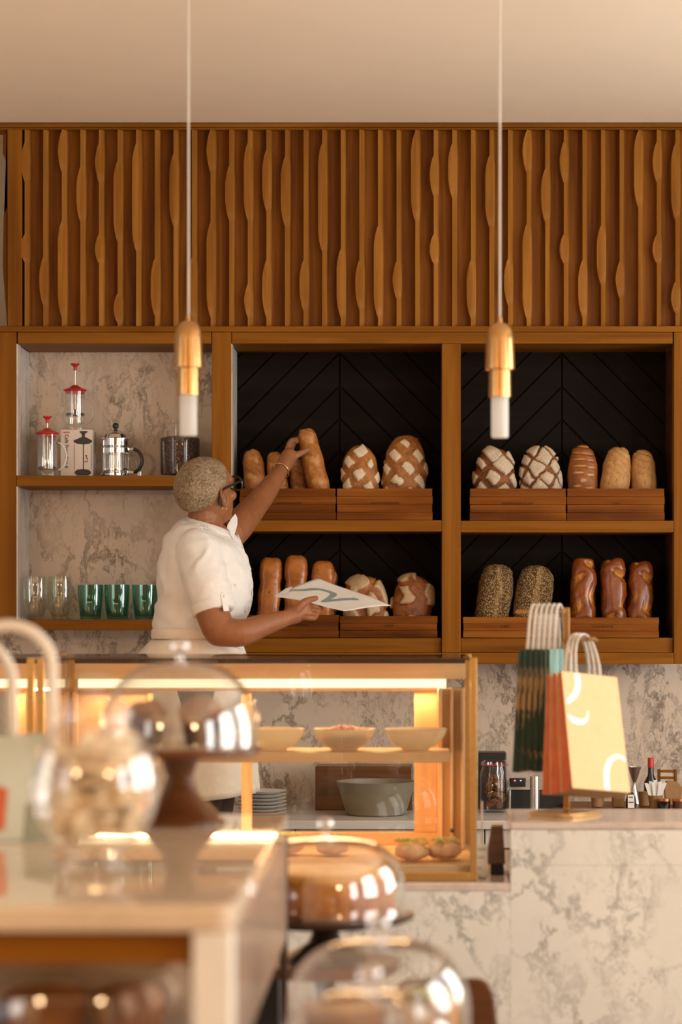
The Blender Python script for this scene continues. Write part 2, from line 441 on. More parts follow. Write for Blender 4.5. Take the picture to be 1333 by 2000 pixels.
def remeshed(mb, voxel, smooth_it=6, factor=.5):
    """one continuous surface from overlapping pieces"""
    me = mb.mesh('blend_tmp'); o = bpy.data.objects.new('blend_tmp', me); C.objects.link(o)
    r = o.modifiers.new('r', 'REMESH'); r.mode = 'VOXEL'; r.voxel_size = voxel
    sm = o.modifiers.new('s', 'SMOOTH'); sm.factor = factor; sm.iterations = smooth_it
    dg = bpy.context.evaluated_depsgraph_get(); dg.update()
    me2 = bpy.data.meshes.new_from_object(o.evaluated_get(dg))
    bpy.data.objects.remove(o); bpy.data.meshes.remove(me)
    return me2
# ------------------------------------------------------------------ the room
D = 8.66; DB = 8.953
CEIL = Z(240, D)
def struct(name, mb, m, bevel=0, label=None):
    o = mb.build(name, m, None, bevel); props(o, label, None, None, 'structure'); return o
struct('floor', MB().box(-4.2, 3.4, -3.2, 9.3, -.1, 0), 'floor')
struct('ceiling', MB().box(-4.2, 3.4, -3.2, 9.3, CEIL, CEIL + .1), 'plaster')
struct('wall_back', MB().box(-4.2, 3.4, 9.05, 9.3, 0, CEIL), 'wall_paint')
struct('wall_front', MB().box(-4.2, 3.4, -3.3, -3.2, 0, CEIL), 'front_wall')
WR, WL = 3.0, -3.6
def window_wall(side, xa, xb, y0, y1, z0, z1, n):
    mb = MB()
    mb.box(xa, xb, -3.2, y0, 0, CEIL); mb.box(xa, xb, y1, 9.05, 0, CEIL)
    mb.box(xa, xb, y0, y1, 0, z0); mb.box(xa, xb, y0, y1, z1, CEIL)
    struct('wall_' + side, mb, 'wall_paint')
    fr = MB(); xm = (xa + xb) / 2
    for i in range(n + 1):
        y = y0 + (y1 - y0) * i / n
        fr.box(xm - .03, xm + .03, y - .03, y + .03, z0, z1)
    for z in (z0 + .03, (z0 + z1) / 2 + .4, z1 - .03): fr.box(xm - .028, xm + .028, y0, y1, z - .03, z + .03)
    struct('window_1' if side == 'right' else 'window_2', fr, 'bronze')
window_wall('right', WR, WR + .3, 1.2, 8.0, .35, 2.9, 5)
window_wall('left', WL - .3, WL, 0.5, 6.6, .35, 2.9, 4)
# staff side of the counter stands on a low platform
struct('floor_platform', MB().box(-3.5, 2.95, 7.55, 9.04, .001, .12), 'floor', .004)
struct('wall_splashback', MB().box(-3.2, 2.9, 8.960, 9.045, .12, Z(900, D)), 'marble_back')

# ------------------------------------------------------------------ fluted teak panel above the shelves
NS = 44; PITCH = 36.35 / 545.27
leaf = {0: [(150, 295), (490, 595)], 1: [(575, 755)], 2: [(105, 260), (440, 800)], 3: [(240, 445)], 4: [(150, 300), (490, 600)],
        5: [(215, 520), (710, 820)], 6: [(150, 555)], 7: [(580, 795)], 8: [(190, 460)], 9: [(575, 800)], 10: [(100, 260), (445, 800)],
        11: [(235, 440)], 12: [(150, 440), (675, 800)], 13: [(175, 405), (585, 800)], 14: [(200, 460)], 15: [(585, 775)], 16: [(150, 555)],
        17: [(545, 800)], 18: [(585, 770)], 19: [(460, 800)], 20: [(590, 730)], 21: [(110, 440)], 22: [(195, 350), (490, 600)],
        23: [(150, 355)], 24: [(585, 805)], 25: [(195, 465)], 26: [(580, 755)], 27: [(105, 260), (450, 805)], 28: [(245, 445)],
        29: [(145, 300), (490, 600)], 30: [(585, 800)], 31: [(455, 680)], 32: [(590, 730)], 33: [(105, 390)], 34: [(145, 300), (490, 600)],
        35: [(150, 440), (665, 785)], 36: [(560, 800)], 37: [(200, 420)], 38: [(150, 300), (490, 600)], 39: [(585, 800)]}
zt, zb = Z(250, D), Z(638, D)
pb = MB(); bidx = []
XP0 = X(28, D)
for n in range(NS):
    c = X(52.5, D) + PITCH * n
    zs = set(zb + (zt - zb) * i / 10 for i in range(11))
    segs = []
    for a, b in leaf.get(n, []):
        z1, z0 = Z(200 + a / 1.904, D), Z(200 + b / 1.904, D)
        segs.append((z0, z1))
        for i in range(25): zs.add(z0 + (z1 - z0) * i / 24)
    rows = []
    for z in sorted(zs):
        w = 0.0; face = 0.0
        for z0, z1 in segs:
            if z0 <= z <= z1:
                L = z1 - z0; top = (z1 - z) / .075; bot = (z - z0) / .085
                t = min(1.0, top, bot) if L > .12 else min(1.0, (z1 - z) / (L * .5), (z - z0) / (L * .5))
                w = math.sin(max(0.0, t) * PI / 2) ** .8; face = min(1, t * 2.2)
        xl = c - .0080 - .0150 * w; xr = c + .0080 + .002 * w
        yl = D + .000 + .003 * face; yr = D + .017 - .010 * face
        xm = xl + (xr - xl) * .55
        ym2 = yl + (yr - yl) * .55 - .003 * w
        rows.append([Vector((xl - .002, D + .042, z)), Vector((xl, yl, z)), Vector((xm, ym2, z)), Vector((xr, yr, z)),
                     Vector((xr + .003, D + .028, z)), Vector((c + PITCH - .010, D + .034, z))])
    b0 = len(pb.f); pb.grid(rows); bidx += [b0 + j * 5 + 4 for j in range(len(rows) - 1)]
pan = thing('fluted_wall_panel', 'wide teak wall panel of vertical flutes with carved leaf shapes, above the bread shelves', 'wall panel', (0, D, zb))
fl_ = pb.build('fluting', 'slat_lit', pan, angle=28)
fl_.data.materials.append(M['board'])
for i_ in bidx: fl_.data.polygons[i_].material_index = 1  # recessed faces take the teak with shade in its colour
MB().box(X(15, D), X(52.5, D) + NS * PITCH, D + .0425, D + .10, zb, zt).build('backing_board', 'teak_z', pan)
MB().box(X(14, D), X(43, D), D + .002, D + .042, zb, zt).build('edge_board', 'teak_z', pan, .003)
# side bracket scroll at the left end
sc = [(14, 258), (6, 262), (5, 300), (10, 310), (13, 330), (14, 400), (7, 420), (5, 520), (14, 640)]
MB().prism([P(a, b, D + .03) for a, b in sc], (0, .05, 0)).build('end_scroll', 'teak_z', pan, .002)
struct('trim_1', MB().box(-3.4, 2.99, D - .012, D + .10, Z(249.5, D), CEIL - .002).box(-3.4, 2.99, D - .004, D + .1, Z(253, D), Z(249.5, D)), 'teak', .003)

# ------------------------------------------------------------------ built-in teak shelving
sh = thing('bread_shelving', 'long built-in teak shelving with pale stone and black chevron backs, behind the woman', 'shelving', (0, D, Z(1297, D)))
def brd(name, x0, x1, y0, y1, d0=D, d1=DB, m='teak', bevel=.002):
    return MB().box(X(x0, D), X(x1, D), d0, d1, Z(y1, D), Z(y0, D)).build(name, m, sh, bevel)
XR = 1560
brd('top_rail', -260, XR + 38, 637, 648.3, D - .003)
brd('header', 34, 413, 648.6, 671, D + .002); brd('header', 453, 1315, 648.6, 671, D + .002); brd('header', 1353, XR, 648.6, 671, D + .002)
brd('post', -60, 32, 648.6, 1231, D, D + .06, 'teak_z'); brd('post', 414, 452, 648.6, 1274.6, D, D + .06, 'teak_z')
brd('post', 863.5, 900.5, 671.2, 1274.6, D - .001, DB - .01, 'teak_z'); brd('post', 1317, 1352, 648.6, 1297, D, D + .06, 'teak_z')
brd('shelf_board', 32.3, 413.7, 929, 949.5); brd('shelf_board', 32.3, 413.7, 1210.5, 1231)
brd('shelf_board', 452.3, 863.2, 1016, 1038, D, DB - .01); brd('shelf_board', 900.8, 1316.7, 1017, 1040, D, DB - .01)
brd('bottom_rail', 414, 1316.7, 1275, 1297, D - .001, DB - .01)
brd('plinth_board', 452.3, 863.2, 1246, 1274.6, D + .016, DB - .01); brd('plinth_board', 900.8, 1316.7, 1246, 1274.6, D + .016, DB - .01)
brd('shelf_board', 1352.3, XR, 929, 949.5); brd('shelf_board', 1352.3, XR, 1210.5, 1231)
brd('post', XR + .5, XR + 38, 648.6, 1297, D, DB, 'teak_z')
# jambs and backs
def jamb(name, xa, th, y0, y1, m):
    x = X(xa, D); MB().box(min(x, x + th), max(x, x + th), D + .0605 if abs(th) > .02 else D + .004, DB, Z(y1, D), Z(y0, D)).build(name, m, sh)
def jamb2(name, x0, x1, y0, y1, m, d0=.061):
    MB().box(X(x0, D), X(x1, D), D + d0, DB, Z(y1, D), Z(y0, D)).build(name, m, sh)
jamb2('stone_jamb', -20, 32, 671.5, 928.5, 'marble_side'); jamb2('stone_jamb', -20, 32, 950, 1210, 'marble_side')
jamb2('stone_jamb', 433, 452, 671.5, 1015.5, 'marble_side'); jamb2('dark_jamb', 433, 452, 1015.6, 1274, 'dark_plank')
jamb2('dark_jamb', 1317, 1334, 671.5, 1274, 'walnut')
jamb2('stone_jamb', 414, 432.5, 671.5, 928.5, 'marble_side'); jamb2('stone_jamb', 414, 432.5, 950, 1210, 'marble_side')
# small pale edge strips of the jambs, as seen beside the posts
for xa, xb, ya, yb in ((32, 34.5, 671.5, 928.5), (32, 34.5, 950, 1210), (452, 454, 671.5, 1015.5)):
    MB().box(X(xa, D), X(xb, D), D + .003, D + .07, Z(yb, D), Z(ya, D)).build('jamb_edge', 'marble_side', sh)
MB().box(X(-20, D), X(433, D), DB, DB + .006, Z(1297, D), Z(660, D)).build('stone_back', 'marble_back', sh)
MB().box(X(1340, D), X(XR, D), DB, DB + .006, Z(1297, D), Z(660, D)).build('stone_back', 'marble_back', sh)
def clip(poly, a, b, c):
    """keep the side a*x + b*z <= c"""
    out = []
    for i in range(len(poly)):
        p, q = poly[i], poly[(i + 1) % len(poly)]
        fp, fq = a * p[0] + b * p[1] - c, a * q[0] + b * q[1] - c
        if fp <= 0: out.append(p)
        if fp * fq < 0:
            t = fp / (fp - fq); out.append((p[0] + (q[0] - p[0]) * t, p[1] + (q[1] - p[1]) * t))
    return out
def chevron(px0, px1, pxc, pyc):
    x0, x1 = X(px0, D), X(px1, D); xc = X(pxc, DB); zc = Z(pyc, DB); p = 64 * DB / F
    z0, z1 = Z(1275, D), Z(660, D)
    mb = MB().box(x0, x1, DB + .001, DB + .006, z0, z1)
    for s in (-1, 1):
        xe = x1 + .02 if s > 0 else x0 - .02
        for k in range(-16, 12):
            a, b = zc + k * p + .0035, zc + (k + 1) * p - .0035
            xi = xc + s * .0025; w = abs(xe - xc)
            poly = [(xi, a), (xe, a - w), (xe, b - w), (xi, b)]
            for h in ((1, 0, x1), (-1, 0, -x0), (0, 1, z1), (0, -1, -z0)): poly = clip(poly, *h) if len(poly) > 2 else poly
            if len(poly) > 2: mb.prism([(q[0], DB - .009, q[1]) for q in poly], (0, .0098, 0))
    mb.build('chevron_back', 'dark_plank', sh, .0015, seg=1)
chevron(452, 864, 664, 755); chevron(900, 1317, 1098, 757)
# ------------------------------------------------------------------ bread trays
ZU_C, ZU_R = Z(1016, D), Z(1017, D)      # shelf tops (upper bays)
ZL = Z(1246, D)                          # plinth tops (lower bays)
def tray(px0, px1, pytop, zbase, label, word, ink='ink_brown', d0=8.668, depth=.215, tx=None, ns=4):
    x0, x1 = X(px0, d0), X(px1, d0); zt = Z(pytop, d0); z0 = zbase + .0008
    t = thing('bread_tray', label, 'bread tray', ((x0 + x1) / 2, d0, z0), 'teak bread trays')
    fp = MB(); h = (zt - z0) / ns
    for i in range(ns):
        e = .0016 if i % 2 else 0.0
        fp.box(x0 + e, x1 - e, d0, d0 + .012, z0 + i * h + .0003, z0 + (i + 1) * h - .0003)
    fpo = fp.build('front_panel', 'tray', t, .0008, seg=1)
    MB().box(x0 + .003, x1 - .003, d0 + depth - .012, d0 + depth, z0, zt).build('back_panel', 'tray', t, .001)
    for xa in (x0 + .002, x1 - .008): MB().box(xa, xa + .006, d0 + .0125, d0 + depth - .0125, z0, zt).build('side_panel', 'tray', t, .001)
    MB().box(x0 + .0085, x1 - .0085, d0 + .0125, d0 + depth - .0125, z0, z0 + .008).build('tray_floor', 'tray', t)
    cx = (x0 + x1) / 2 if tx is None else X(tx, d0)
    text_mesh(word, .0105, 'lettering', ink, fpo, (cx, d0 - .0004, z0 + (zt - z0) * .50), depth=.0003)
    return z0 + .0088
T1 = tray(468, 656.5, 954, ZU_C, 'teak tray of baguettes, left half of the upper middle bay, partly behind the raised arm', 'WHITE BAGUETTES', tx=565)
T2 = tray(658, 845.5, 954, ZU_C, 'teak tray holding two white sour dough loaves beside the centre post', 'WHITE SOUR DOUGH')
T3 = tray(918, 1106.5, 954, ZU_R, 'teak tray under two dark floured loaves, right of the centre post', 'BROWN SOUR DOUGH')
T4 = tray(1108, 1299, 954, ZU_R, 'teak tray under three oval scored loaves in the upper right bay', 'CORN')
T5 = tray(472, 662, 1201, ZL, 'low teak tray of raisin brioche, behind the lower hand', 'BRIOCHE', tx=590, ns=3)
T6 = tray(664, 855, 1203, ZL, 'low teak tray with two round cracked cheese loaves', 'CHEESE', ns=3)
T7 = tray(905, 1098, 1205, ZL, 'low teak tray with two seeded loaves, behind the pale bag handles', '10 SEED', tx=987, ns=3)
T8 = tray(1099.5, 1288, 1206, ZL, 'low teak tray with three glossy plaited brioches', 'PLAIN BRIOCHE', tx=1178, ns=3)

# ------------------------------------------------------------------ loaves
M['c_white'] = crust('white_sourdough_crust', (.20, .062, .010), (.40, .16, .035), (.72, .60, .42), .5, 26, .5)
M['c_brown'] = crust('brown_sourdough_crust', (.07, .022, .007), (.24, .085, .022), (.64, .52, .38), .55, 24, .6, None, .3, .35)
M['c_bag'] = crust('baguette_crust', (.22, .06, .008), (.46, .18, .036), (.74, .45, .18), .45, 24, .4)
M['c_stripe'] = crust('scored_crust', (.17, .045, .008), (.30, .095, .016), (.58, .32, .10), .45, 30, .4)
M['c_pale'] = crust('pale_oval_crust', (.34, .16, .045), (.50, .26, .085), (.28, .11, .025), .55, 24, .5)
M['c_brioche'] = crust('brioche_crust', (.28, .070, .008), (.44, .150, .022), (.10, .020, .004), .28, 14, .15, ((.05, .012, .004), 34, .16), .6)
M['c_plait'] = crust('plaited_crust', (.13, .026, .004), (.25, .060, .008), (.52, .21, .04), .26, 12, .08, None, .5)
M['c_cheese'] = crust('cheese_loaf_crust', (.14, .036, .007), (.36, .12, .022), (.58, .40, .22), .4, 30, .6, None, .5, .35)
M['c_seed'] = crust('seeded_crust', (.030, .014, .006), (.16, .075, .020), (.50, .29, .11), .55, 90, .9, ((.50, .37, .18), 200, .42), .25)

def sgn(v, e): return math.copysign(abs(v) ** e, v)
def loaf(name, label, group, px, pytop, wpx, tilt, ztray, d, mat, fn, depth=.10, e1=.8, e2=.9, nu=84, nv=76, lean=6, yaw=0, cat='bread', hpx=None):
    """an upright loaf standing in its tray; fn(x, z, nx, nz, front) -> (bulge metres, mask); x, z in metres from the loaf's middle"""
    k = F / d
    H = (Z(pytop, d) - ztray) / math.cos(R(tilt)) if hpx is None else hpx / k
    W = wpx / k - .007; a, b, c = W / 2, depth / 2, H / 2
    vs = []; mk = []; rows = []
    for j in range(nv + 1):
        t = PI * j / nv - PI / 2; row = []
        for i in range(nu):
            p = 2 * PI * i / nu
            n = Vector((sgn(math.cos(t), e1) * sgn(math.cos(p), e2), sgn(math.cos(t), e1) * sgn(math.sin(p), e2), sgn(math.sin(t), e1)))
            q = Vector((n.x * a, n.y * b, n.z * c))
            g = Vector((n.x / a, n.y / b, n.z / c)); g.normalize()
            lump = noise.noise(q * 18 + Vector((px, 0, 0))) * .004 + noise.noise(q * 55 + Vector((0, px, 0))) * .0012
            bl, m_ = fn(q.x, q.z, q.x / a, q.z / c, -n.y)
            row.append(q + g * (bl + lump)); mk.append(m_)
        rows.append(row)
    mb = MB(); mb.grid(rows, True); mb.mask = mk
    me = mb.mesh(name)
    mtx = Matrix.Rotation(R(yaw), 4, 'Z') @ Matrix.Rotation(R(tilt), 4, 'Y') @ Matrix.Rotation(R(-lean), 4, 'X')
    lo = min((mtx @ v.co).z for v in me.vertices)
    me.transform(Matrix.Translation((0, 0, -lo)) @ mtx)
    me.materials.append(M[mat])
    zc = ztray + .0006
    o = link(name, me, None, Vector((0, 0, 0)), 0, 80)
    mid = sum((v.co for v in me.vertices), Vector()) / len(me.vertices)
    o.location = (X(px, d) - mid.x, d - mid.y, zc)
    return props(o, label, cat, group)

def patches(p, su, sv, off, ang=45, dome=.0045, jit=.35, seed=0, elong=1.0, crack=-.002, warp=.009):
    ca, sa = math.cos(R(ang)), math.sin(R(ang))
    def fn(x, z, nx, nz, fr):
        w = Vector((x, z, 0)) * 30 + Vector((seed, seed, 0))
        x2 = x + noise.noise(w) * warp; z2 = z + noise.noise(w + Vector((9, 4, 2))) * warp
        # wrap the pattern round the loaf
        x2 = math.asin(max(-1, min(1, nx))) * abs(x / nx if abs(nx) > 1e-4 else 0.0) + (x2 - x) if abs(nx) > 1e-4 else x2
        u = (x2 * ca + z2 * sa) / p + off[0]; v = (-x2 * sa + z2 * ca) / (p * elong) + off[1]
        iu, iv = math.floor(u), math.floor(v)
        h = noise.noise(Vector((iu * 3.7 + seed, iv * 5.3, .5)))
        fu, fv = abs(u - iu - .5), abs(v - iv - .5)
        s = 1 + h * jit
        m = (1 - smoothstep(su * s - .07, su * s + .03, fu)) * (1 - smoothstep(sv * s - .07, sv * s + .03, fv))
        return (m * dome + (1 - m) * crack, m)
    return fn
def ridges(p, slope, amp, sharp=2.0, maskfn=None, seed=0.0):
    def fn(x, z, nx, nz, fr):
        t = (z + slope * x + noise.noise(Vector((x * 14 + seed, z * 14, 0))) * .006) / p
        f = t - math.floor(t)
        edge = smoothstep(.95, .55, abs(nx)) if fr > -.2 else 0
        s = (abs(f - .5) * 2) ** sharp
        m = smoothstep(.55, .9, s) * edge * .9
        return (-amp * s * edge + amp * .5 * edge, m)
    return fn
def bag_fn(seed):
    def fn(x, z, nx, nz, fr):
        t = (z + .55 * x + seed) / .082
        f = t - math.floor(t)
        s = smoothstep(.0, .16, f) * (1 - smoothstep(.42, .62, f))
        edge = smoothstep(.9, .4, abs(nx)) if fr > 0 else 0
        lip = math.exp(-((f - .66) / .05) ** 2)
        return (-.005 * s * edge + .0045 * lip * edge, (s * .8 * (.55 + .45 * noise.noise(Vector((x * 40, z * 40, seed * 50)))) - lip * .5) * edge)
    return fn
def lobes(nl, amp, first=0.0):
    def fn(x, z, nx, nz, fr):
        t = (nz * .5 + .5) * nl + first; f = t - math.floor(t)
        s = abs(f - .5) * 2
        return (-amp * s ** 4 + .003, smoothstep(.8, 1.0, s) * .5)
    return fn
def plait(nl, ph, amp=.015):
    def fn(x, z, nx, nz, fr):
        t = (nz * .5 + .5) * nl + ph; i = math.floor(t)
        sl = .85 if i % 2 == 0 else -.85
        t1 = t - .42 * nx; t2 = t + .42 * nx
        f1 = abs((t1 / 2 - math.floor(t1 / 2)) - .5) * 2; f2 = abs(((t2 + 1) / 2 - math.floor((t2 + 1) / 2)) - .5) * 2
        side = smoothstep(-.35, .35, nx)
        s = max(f1 ** 5 * (1 - side), f2 ** 5 * side) if fr > -.3 else 0
        pal = max(smoothstep(.55, .9, f1) * (1 - side), smoothstep(.55, .9, f2) * side) if fr > -.3 else 0
        return (-amp * s + .005 * (1 - s), pal * .8)
    return fn
def cracked(seed, cut):
    def fn(x, z, nx, nz, fr):
        w = Vector((x * 9 + seed, z * 9, seed)); n1 = noise.noise(w)
        c = abs(noise.noise(Vector((x * 13 - seed, z * 13, 2)) ))
        pch = smoothstep(-.02, .06, n1 + cut + .25 * math.sin(14 * x + seed)) * (1 if fr > -.2 else .3)
        return (pch * .006 - smoothstep(.08, .0, c) * .004, pch)
    return fn
def seeded(seed):
    def fn(x, z, nx, nz, fr):
        s = math.exp(-((nx - .12 - .3 * noise.noise(Vector((z * 14, seed, 0)))) / .22) ** 2) if fr > 0 else 0
        g = math.exp(-((nx - .45) / .10) ** 2) if fr > 0 else 0
        return (-.006 * g + noise.noise(Vector((x * 60, z * 60, seed))) * .003, s * .5)
    return fn
G1 = 'loaves on the upper shelves'; G2 = 'loaves on the lower shelves'
loaf('baguette', 'golden baguette furthest left in its tray, nearest the face', G1, 498, 880, 46, -5, T1, 8.79, 'c_bag', bag_fn(.01), .085, .55)
loaf('baguette', 'golden baguette standing behind the bracelet of the raised wrist', G1, 545, 883, 42, -9, T1, 8.80, 'c_bag', bag_fn(.05), .08, .6)
loaf('baguette', 'shorter baguette showing below the raised hand, behind the gripped one', G1, 585, 897, 40, -6, T1, 8.83, 'c_bag', bag_fn(.03), .07, .6)
loaf('baguette', 'tallest golden baguette, gripped by the raised hand', G1, 617, 838.5, 46, -13, T1, 8.765, 'c_bag', bag_fn(.065), .082, .55)
loaf('sourdough_loaf', 'smaller brown loaf with white diamond flour patches, left of its taller twin', G1, 705, 868, 79, -3, T2, 8.785, 'c_white', patches(.062, .34, .31, (.35, .2), 38, .004, .5, 3, 1.0), .12, .85)
loaf('sourdough_loaf', 'taller brown loaf with white diamond flour patches, beside the centre post', G1, 791, 848, 90, 2, T2, 8.785, 'c_white', patches(.062, .25, .36, (.1, .45), 50, .0035, .5, 11, 1.15), .12, .85)
loaf('sourdough_loaf', 'dark round loaf with floured blocks, first right of the centre post', G1, 967, 876, 87, 0, T3, 8.785, 'c_brown', patches(.062, .33, .40, (.5, .3), 44, .006, .6, 21, 1.1, -.004), .12, .85)
loaf('sourdough_loaf', 'pale floured round loaf with fine dark criss-cross cracks', G1, 1057, 875, 82, -2, T3, 8.785, 'c_brown', patches(.052, .42, .43, (.1, .75), 50, .005, .25, 33, 1.1, -.005), .12, .85)
loaf('oval_loaf', 'dark glazed oval loaf scored with level ridges', G1, 1139, 868, 62, 0, T4, 8.785, 'c_stripe', ridges(.026, .08, .006, 1.7), .1, .75)
loaf('oval_loaf', 'pale oval loaf with slanting cuts, leaning between two others', G1, 1202, 876, 61, 7, T4, 8.78, 'c_pale', ridges(.026, .6, .005, 4, None, 4.0), .1, .72)
loaf('oval_loaf', 'pale oval loaf at the right end of the upper shelf', G1, 1258, 882, 54, -2, T4, 8.79, 'c_pale', ridges(.027, .45, .005, 4, None, 9.0), .1, .66)
loaf('brioche_loaf', 'upright raisin brioche nearest the white shirt', G2, 527, 1087, 47, 3, T5, 8.78, 'c_brioche', lobes(3, .008, .0), .09, .38, .6)
loaf('brioche_loaf', 'tallest raisin brioche, second from the white shirt', G2, 578, 1083, 47, 1, T5, 8.78, 'c_brioche', lobes(3, .008, .0), .09, .36, .6)
loaf('brioche_loaf', 'raisin brioche third from the shirt, half behind the held paper bag', G2, 629, 1094, 46, 3, T5, 8.775, 'c_brioche', lobes(3, .008, .0), .08, .4, .6)
loaf('brioche_loaf', 'raisin brioche peeping out at the back of its row', G2, 646, 1111, 28, 0, T5, 8.845, 'c_brioche', lobes(3, .006, .1), .045, .4, .6)
loaf('cheese_loaf', 'round cracked cheese loaf half covered by the held paper bag', G2, 714, 1121, 90, -10, T6, 8.785, 'c_cheese', patches(.100, .34, .40, (.30, .62), 24, .005, .6, 41, 1.1, -.006, .022), .12, .85)
loaf('cheese_loaf', 'round cracked cheese loaf by the centre post on the lower shelf', G2, 806, 1124, 88, 5, T6, 8.785, 'c_cheese', patches(.110, .30, .38, (.72, .32), 6, .005, .6, 52, 1.1, -.006, .022), .12, .85)
loaf('seeded_loaf', 'seed-covered loaf left of its twin, beside the centre post', G2, 966, 1104, 72, 8, T7, 8.785, 'c_seed', seeded(1.0), .1, .55, .8)
loaf('seeded_loaf', 'seed-covered loaf standing behind the rope bag handles', G2, 1042, 1106, 76, 9, T7, 8.785, 'c_seed', seeded(6.0), .1, .6, .8)
loaf('plaited_brioche', 'glossy plaited brioche left of three, by the handles of the bags', G2, 1139, 1094, 48, 2, T8, 8.785, 'c_plait', plait(5, .2), .09, .36, .7)
loaf('plaited_brioche', 'glossy plaited brioche in the middle of three', G2, 1200, 1095, 49, -1, T8, 8.785, 'c_plait', plait(5, .9), .09, .36, .7)
loaf('plaited_brioche', 'glossy plaited brioche at the right end of the lower shelf', G2, 1252, 1099, 48, 2, T8, 8.785, 'c_plait', plait(4.6, 1.3), .09, .36, .7)

# ------------------------------------------------------------------ coffee things on the left shelves
ZS1, ZS2 = Z(929, D) + .0006, Z(1210.5, D) + .0006
def px2m(p, d): return p * d / F
def press(px, base, r, hb, hk, label, handle, plunger_h, d=8.80):
    t = thing('french_press', label, 'coffee press', (X(px, d), d, base), 'red lidded coffee presses'); c = (X(px, d), d, base)
    MB().lathe([(r * .2, .004), (r * 1.18, .001), (r * 1.2, .006), (r * 1.0, .022), (r, .05), (r, hb), (r * 1.04, hb + .004), (r * .97, hb), (r * .97, .05), (r * .97, .026), (r * .2, .010)], c, 48).build('glass_body', 'glass', t, angle=60)
    MB().lathe([(0, hb + .022), (r * .25, hb + .021), (r * .6, hb + .012), (r * 1.18, hb + .004), (r * 1.2, hb + .001), (r * 1.0, hb - .002), (r * .96, hb - .010), (0, hb - .010)], c, 40).build('lid', 'red', t, angle=30); lid = kids(t)[-1]
    top = hb + hk
    MB().lathe([(.0022, plunger_h), (.0022, top - .02)], c, 12).build('plunger_rod', 'steel', t)
    MB().lathe([(0, plunger_h - .004), (r * .92, plunger_h - .004), (r * .95, plunger_h), (r * .92, plunger_h + .004), (r * .3, plunger_h + .006), (.004, plunger_h + .018), (0, plunger_h + .018)], c, 32).build('plunger_disc', 'bronze', t)
    MB().lathe([(0, top), (.016, top - .001), (.0165, top - .005), (.010, top - .010), (.0065, top - .014), (.0065, top - .026), (0, top - .026)], c, 28).build('knob', 'red', lid)
    pts = []
    for i in range(13):
        a = R(-78 + 156 * i / 12); pts.append((c[0] + r * .9 + math.cos(a) * r * .98, d, base + hb * .47 + math.sin(a) * hb * .33))
    P2, _ = spline(pts, .003, 2)
    MB().tube(P2, .0032, 10, squash=(1, 1.8)).build('handle', handle, t)
press(92.5, ZS1, px2m(19.5, 8.8), px2m(82, 8.8), px2m(35, 8.8), 'small glass coffee press with red lid standing on the shelf, white handle', 'white_card', .030, 8.715)
BXT = ZS1 + px2m(92, 8.8)
press(147, BXT + .0006, px2m(19.5, 8.8), px2m(77, 8.8), px2m(54, 8.8), 'glass coffee press with raised red plunger, on top of its carton', 'glass', .058, 8.80)
# carton
t = thing('coffee_press_carton', 'pale carton printed with a dark coffee press, under the upper glass press', 'box', (X(149, 8.8), 8.8, ZS1))
cx0, cx1 = X(118, 8.75), X(180, 8.75)
ctn = MB().box(cx0, cx1, 8.75, 8.86, ZS1, BXT).build('carton', 'box_card', t, .0012)
def flat(name, polys, m, d, parent, th=.0006):
    mb = MB()
    for poly in polys: mb.prism([P(a, b, d) for a, b in poly], (0, -th, 0))
    return mb.build(name, m, parent, smooth=False)
cw = 8.7496
pc = 163
flat('printed_press', [[(156, 842), (171, 842), (171, 844.5), (166.5, 847), (165.5, 853), (174, 857), (179.8, 860), (179.8, 863.5), (174, 867), (163, 868), (152, 867), (144, 863.5), (144, 860), (152, 857), (160.5, 853), (159.5, 847), (156, 844.5)],
                       [(162.2, 868), (164, 868), (164, 917), (162.2, 917)], [(146, 921), (152, 917), (162, 916), (172, 917), (178, 921), (178, 925), (172, 928.6), (152, 928.6), (146, 925)],
                       [(145.2, 868), (145.8, 868), (145.8, 917), (145.2, 917)], [(178.4, 868), (179, 868), (179, 917), (178.4, 917)],
                       [(167, 888), (170, 889.5), (169.5, 892), (172, 897), (170.8, 898), (168, 893), (168.5, 890.5), (167, 889.5)], [(165, 901), (169, 901.5), (171, 899), (172, 900), (169.5, 903), (165, 902.3)]], 'ink', cw, ctn)
flat('red_mark', [[(123.5, 843.2), (136, 843.2), (136, 845.4), (123.5, 845.4)]], 'red', cw, ctn)
text_mesh('Café Press Slim 6', px2m(9.5, 8.75), 'lettering', 'ink', ctn, (X(127.5, cw), cw - .0005, Z(848, cw)), (R(90), R(90), 0), 'LEFT')
# chrome press
d = 8.80; c = (X(226, d), d, ZS1); r = px2m(27.5, d)
t = thing('french_press', 'chrome framed coffee press with black ball knob and black handle', 'coffee press', c)
hb = px2m(74, d)
MB().lathe([(r * .2, .010), (r * .93, .010), (r * .95, .016), (r * .95, hb), (r * .92, hb), (r * .92, .018), (r * .2, .016)], c, 48).build('glass_beaker', 'glass', t, angle=60)
fr = MB()
fr.lathe([(r * .96, hb - .022), (r * 1.0, hb - .022), (r * 1.0, hb - .001), (r * .96, hb - .001)], c, 48, True)
fr.lathe([(r * .96, hb - .048), (r * .99, hb - .048), (r * .99, hb - .032), (r * .96, hb - .032)], c, 48, True)
fr.lathe([(r * .5, .008), (r * .98, .008), (r * .98, .014), (r * .5, .014)], c, 40, True)
for a in (35, 125, 215, 305):
    q = (math.cos(R(a)), math.sin(R(a)))
    pts = [(c[0] + q[0] * rr, c[1] + q[1] * rr, c[2] + z) for rr, z in ((r * .98, hb - .005), (r * .98, .05), (r * .98, .024), (r * 1.12, .009), (r * 1.22, .0062))]
    P2, _ = spline(pts, .002, 4); fr.tube(P2, .0022, 8, squash=(1, 2.2))
fr.build('frame', 'chrome', t)
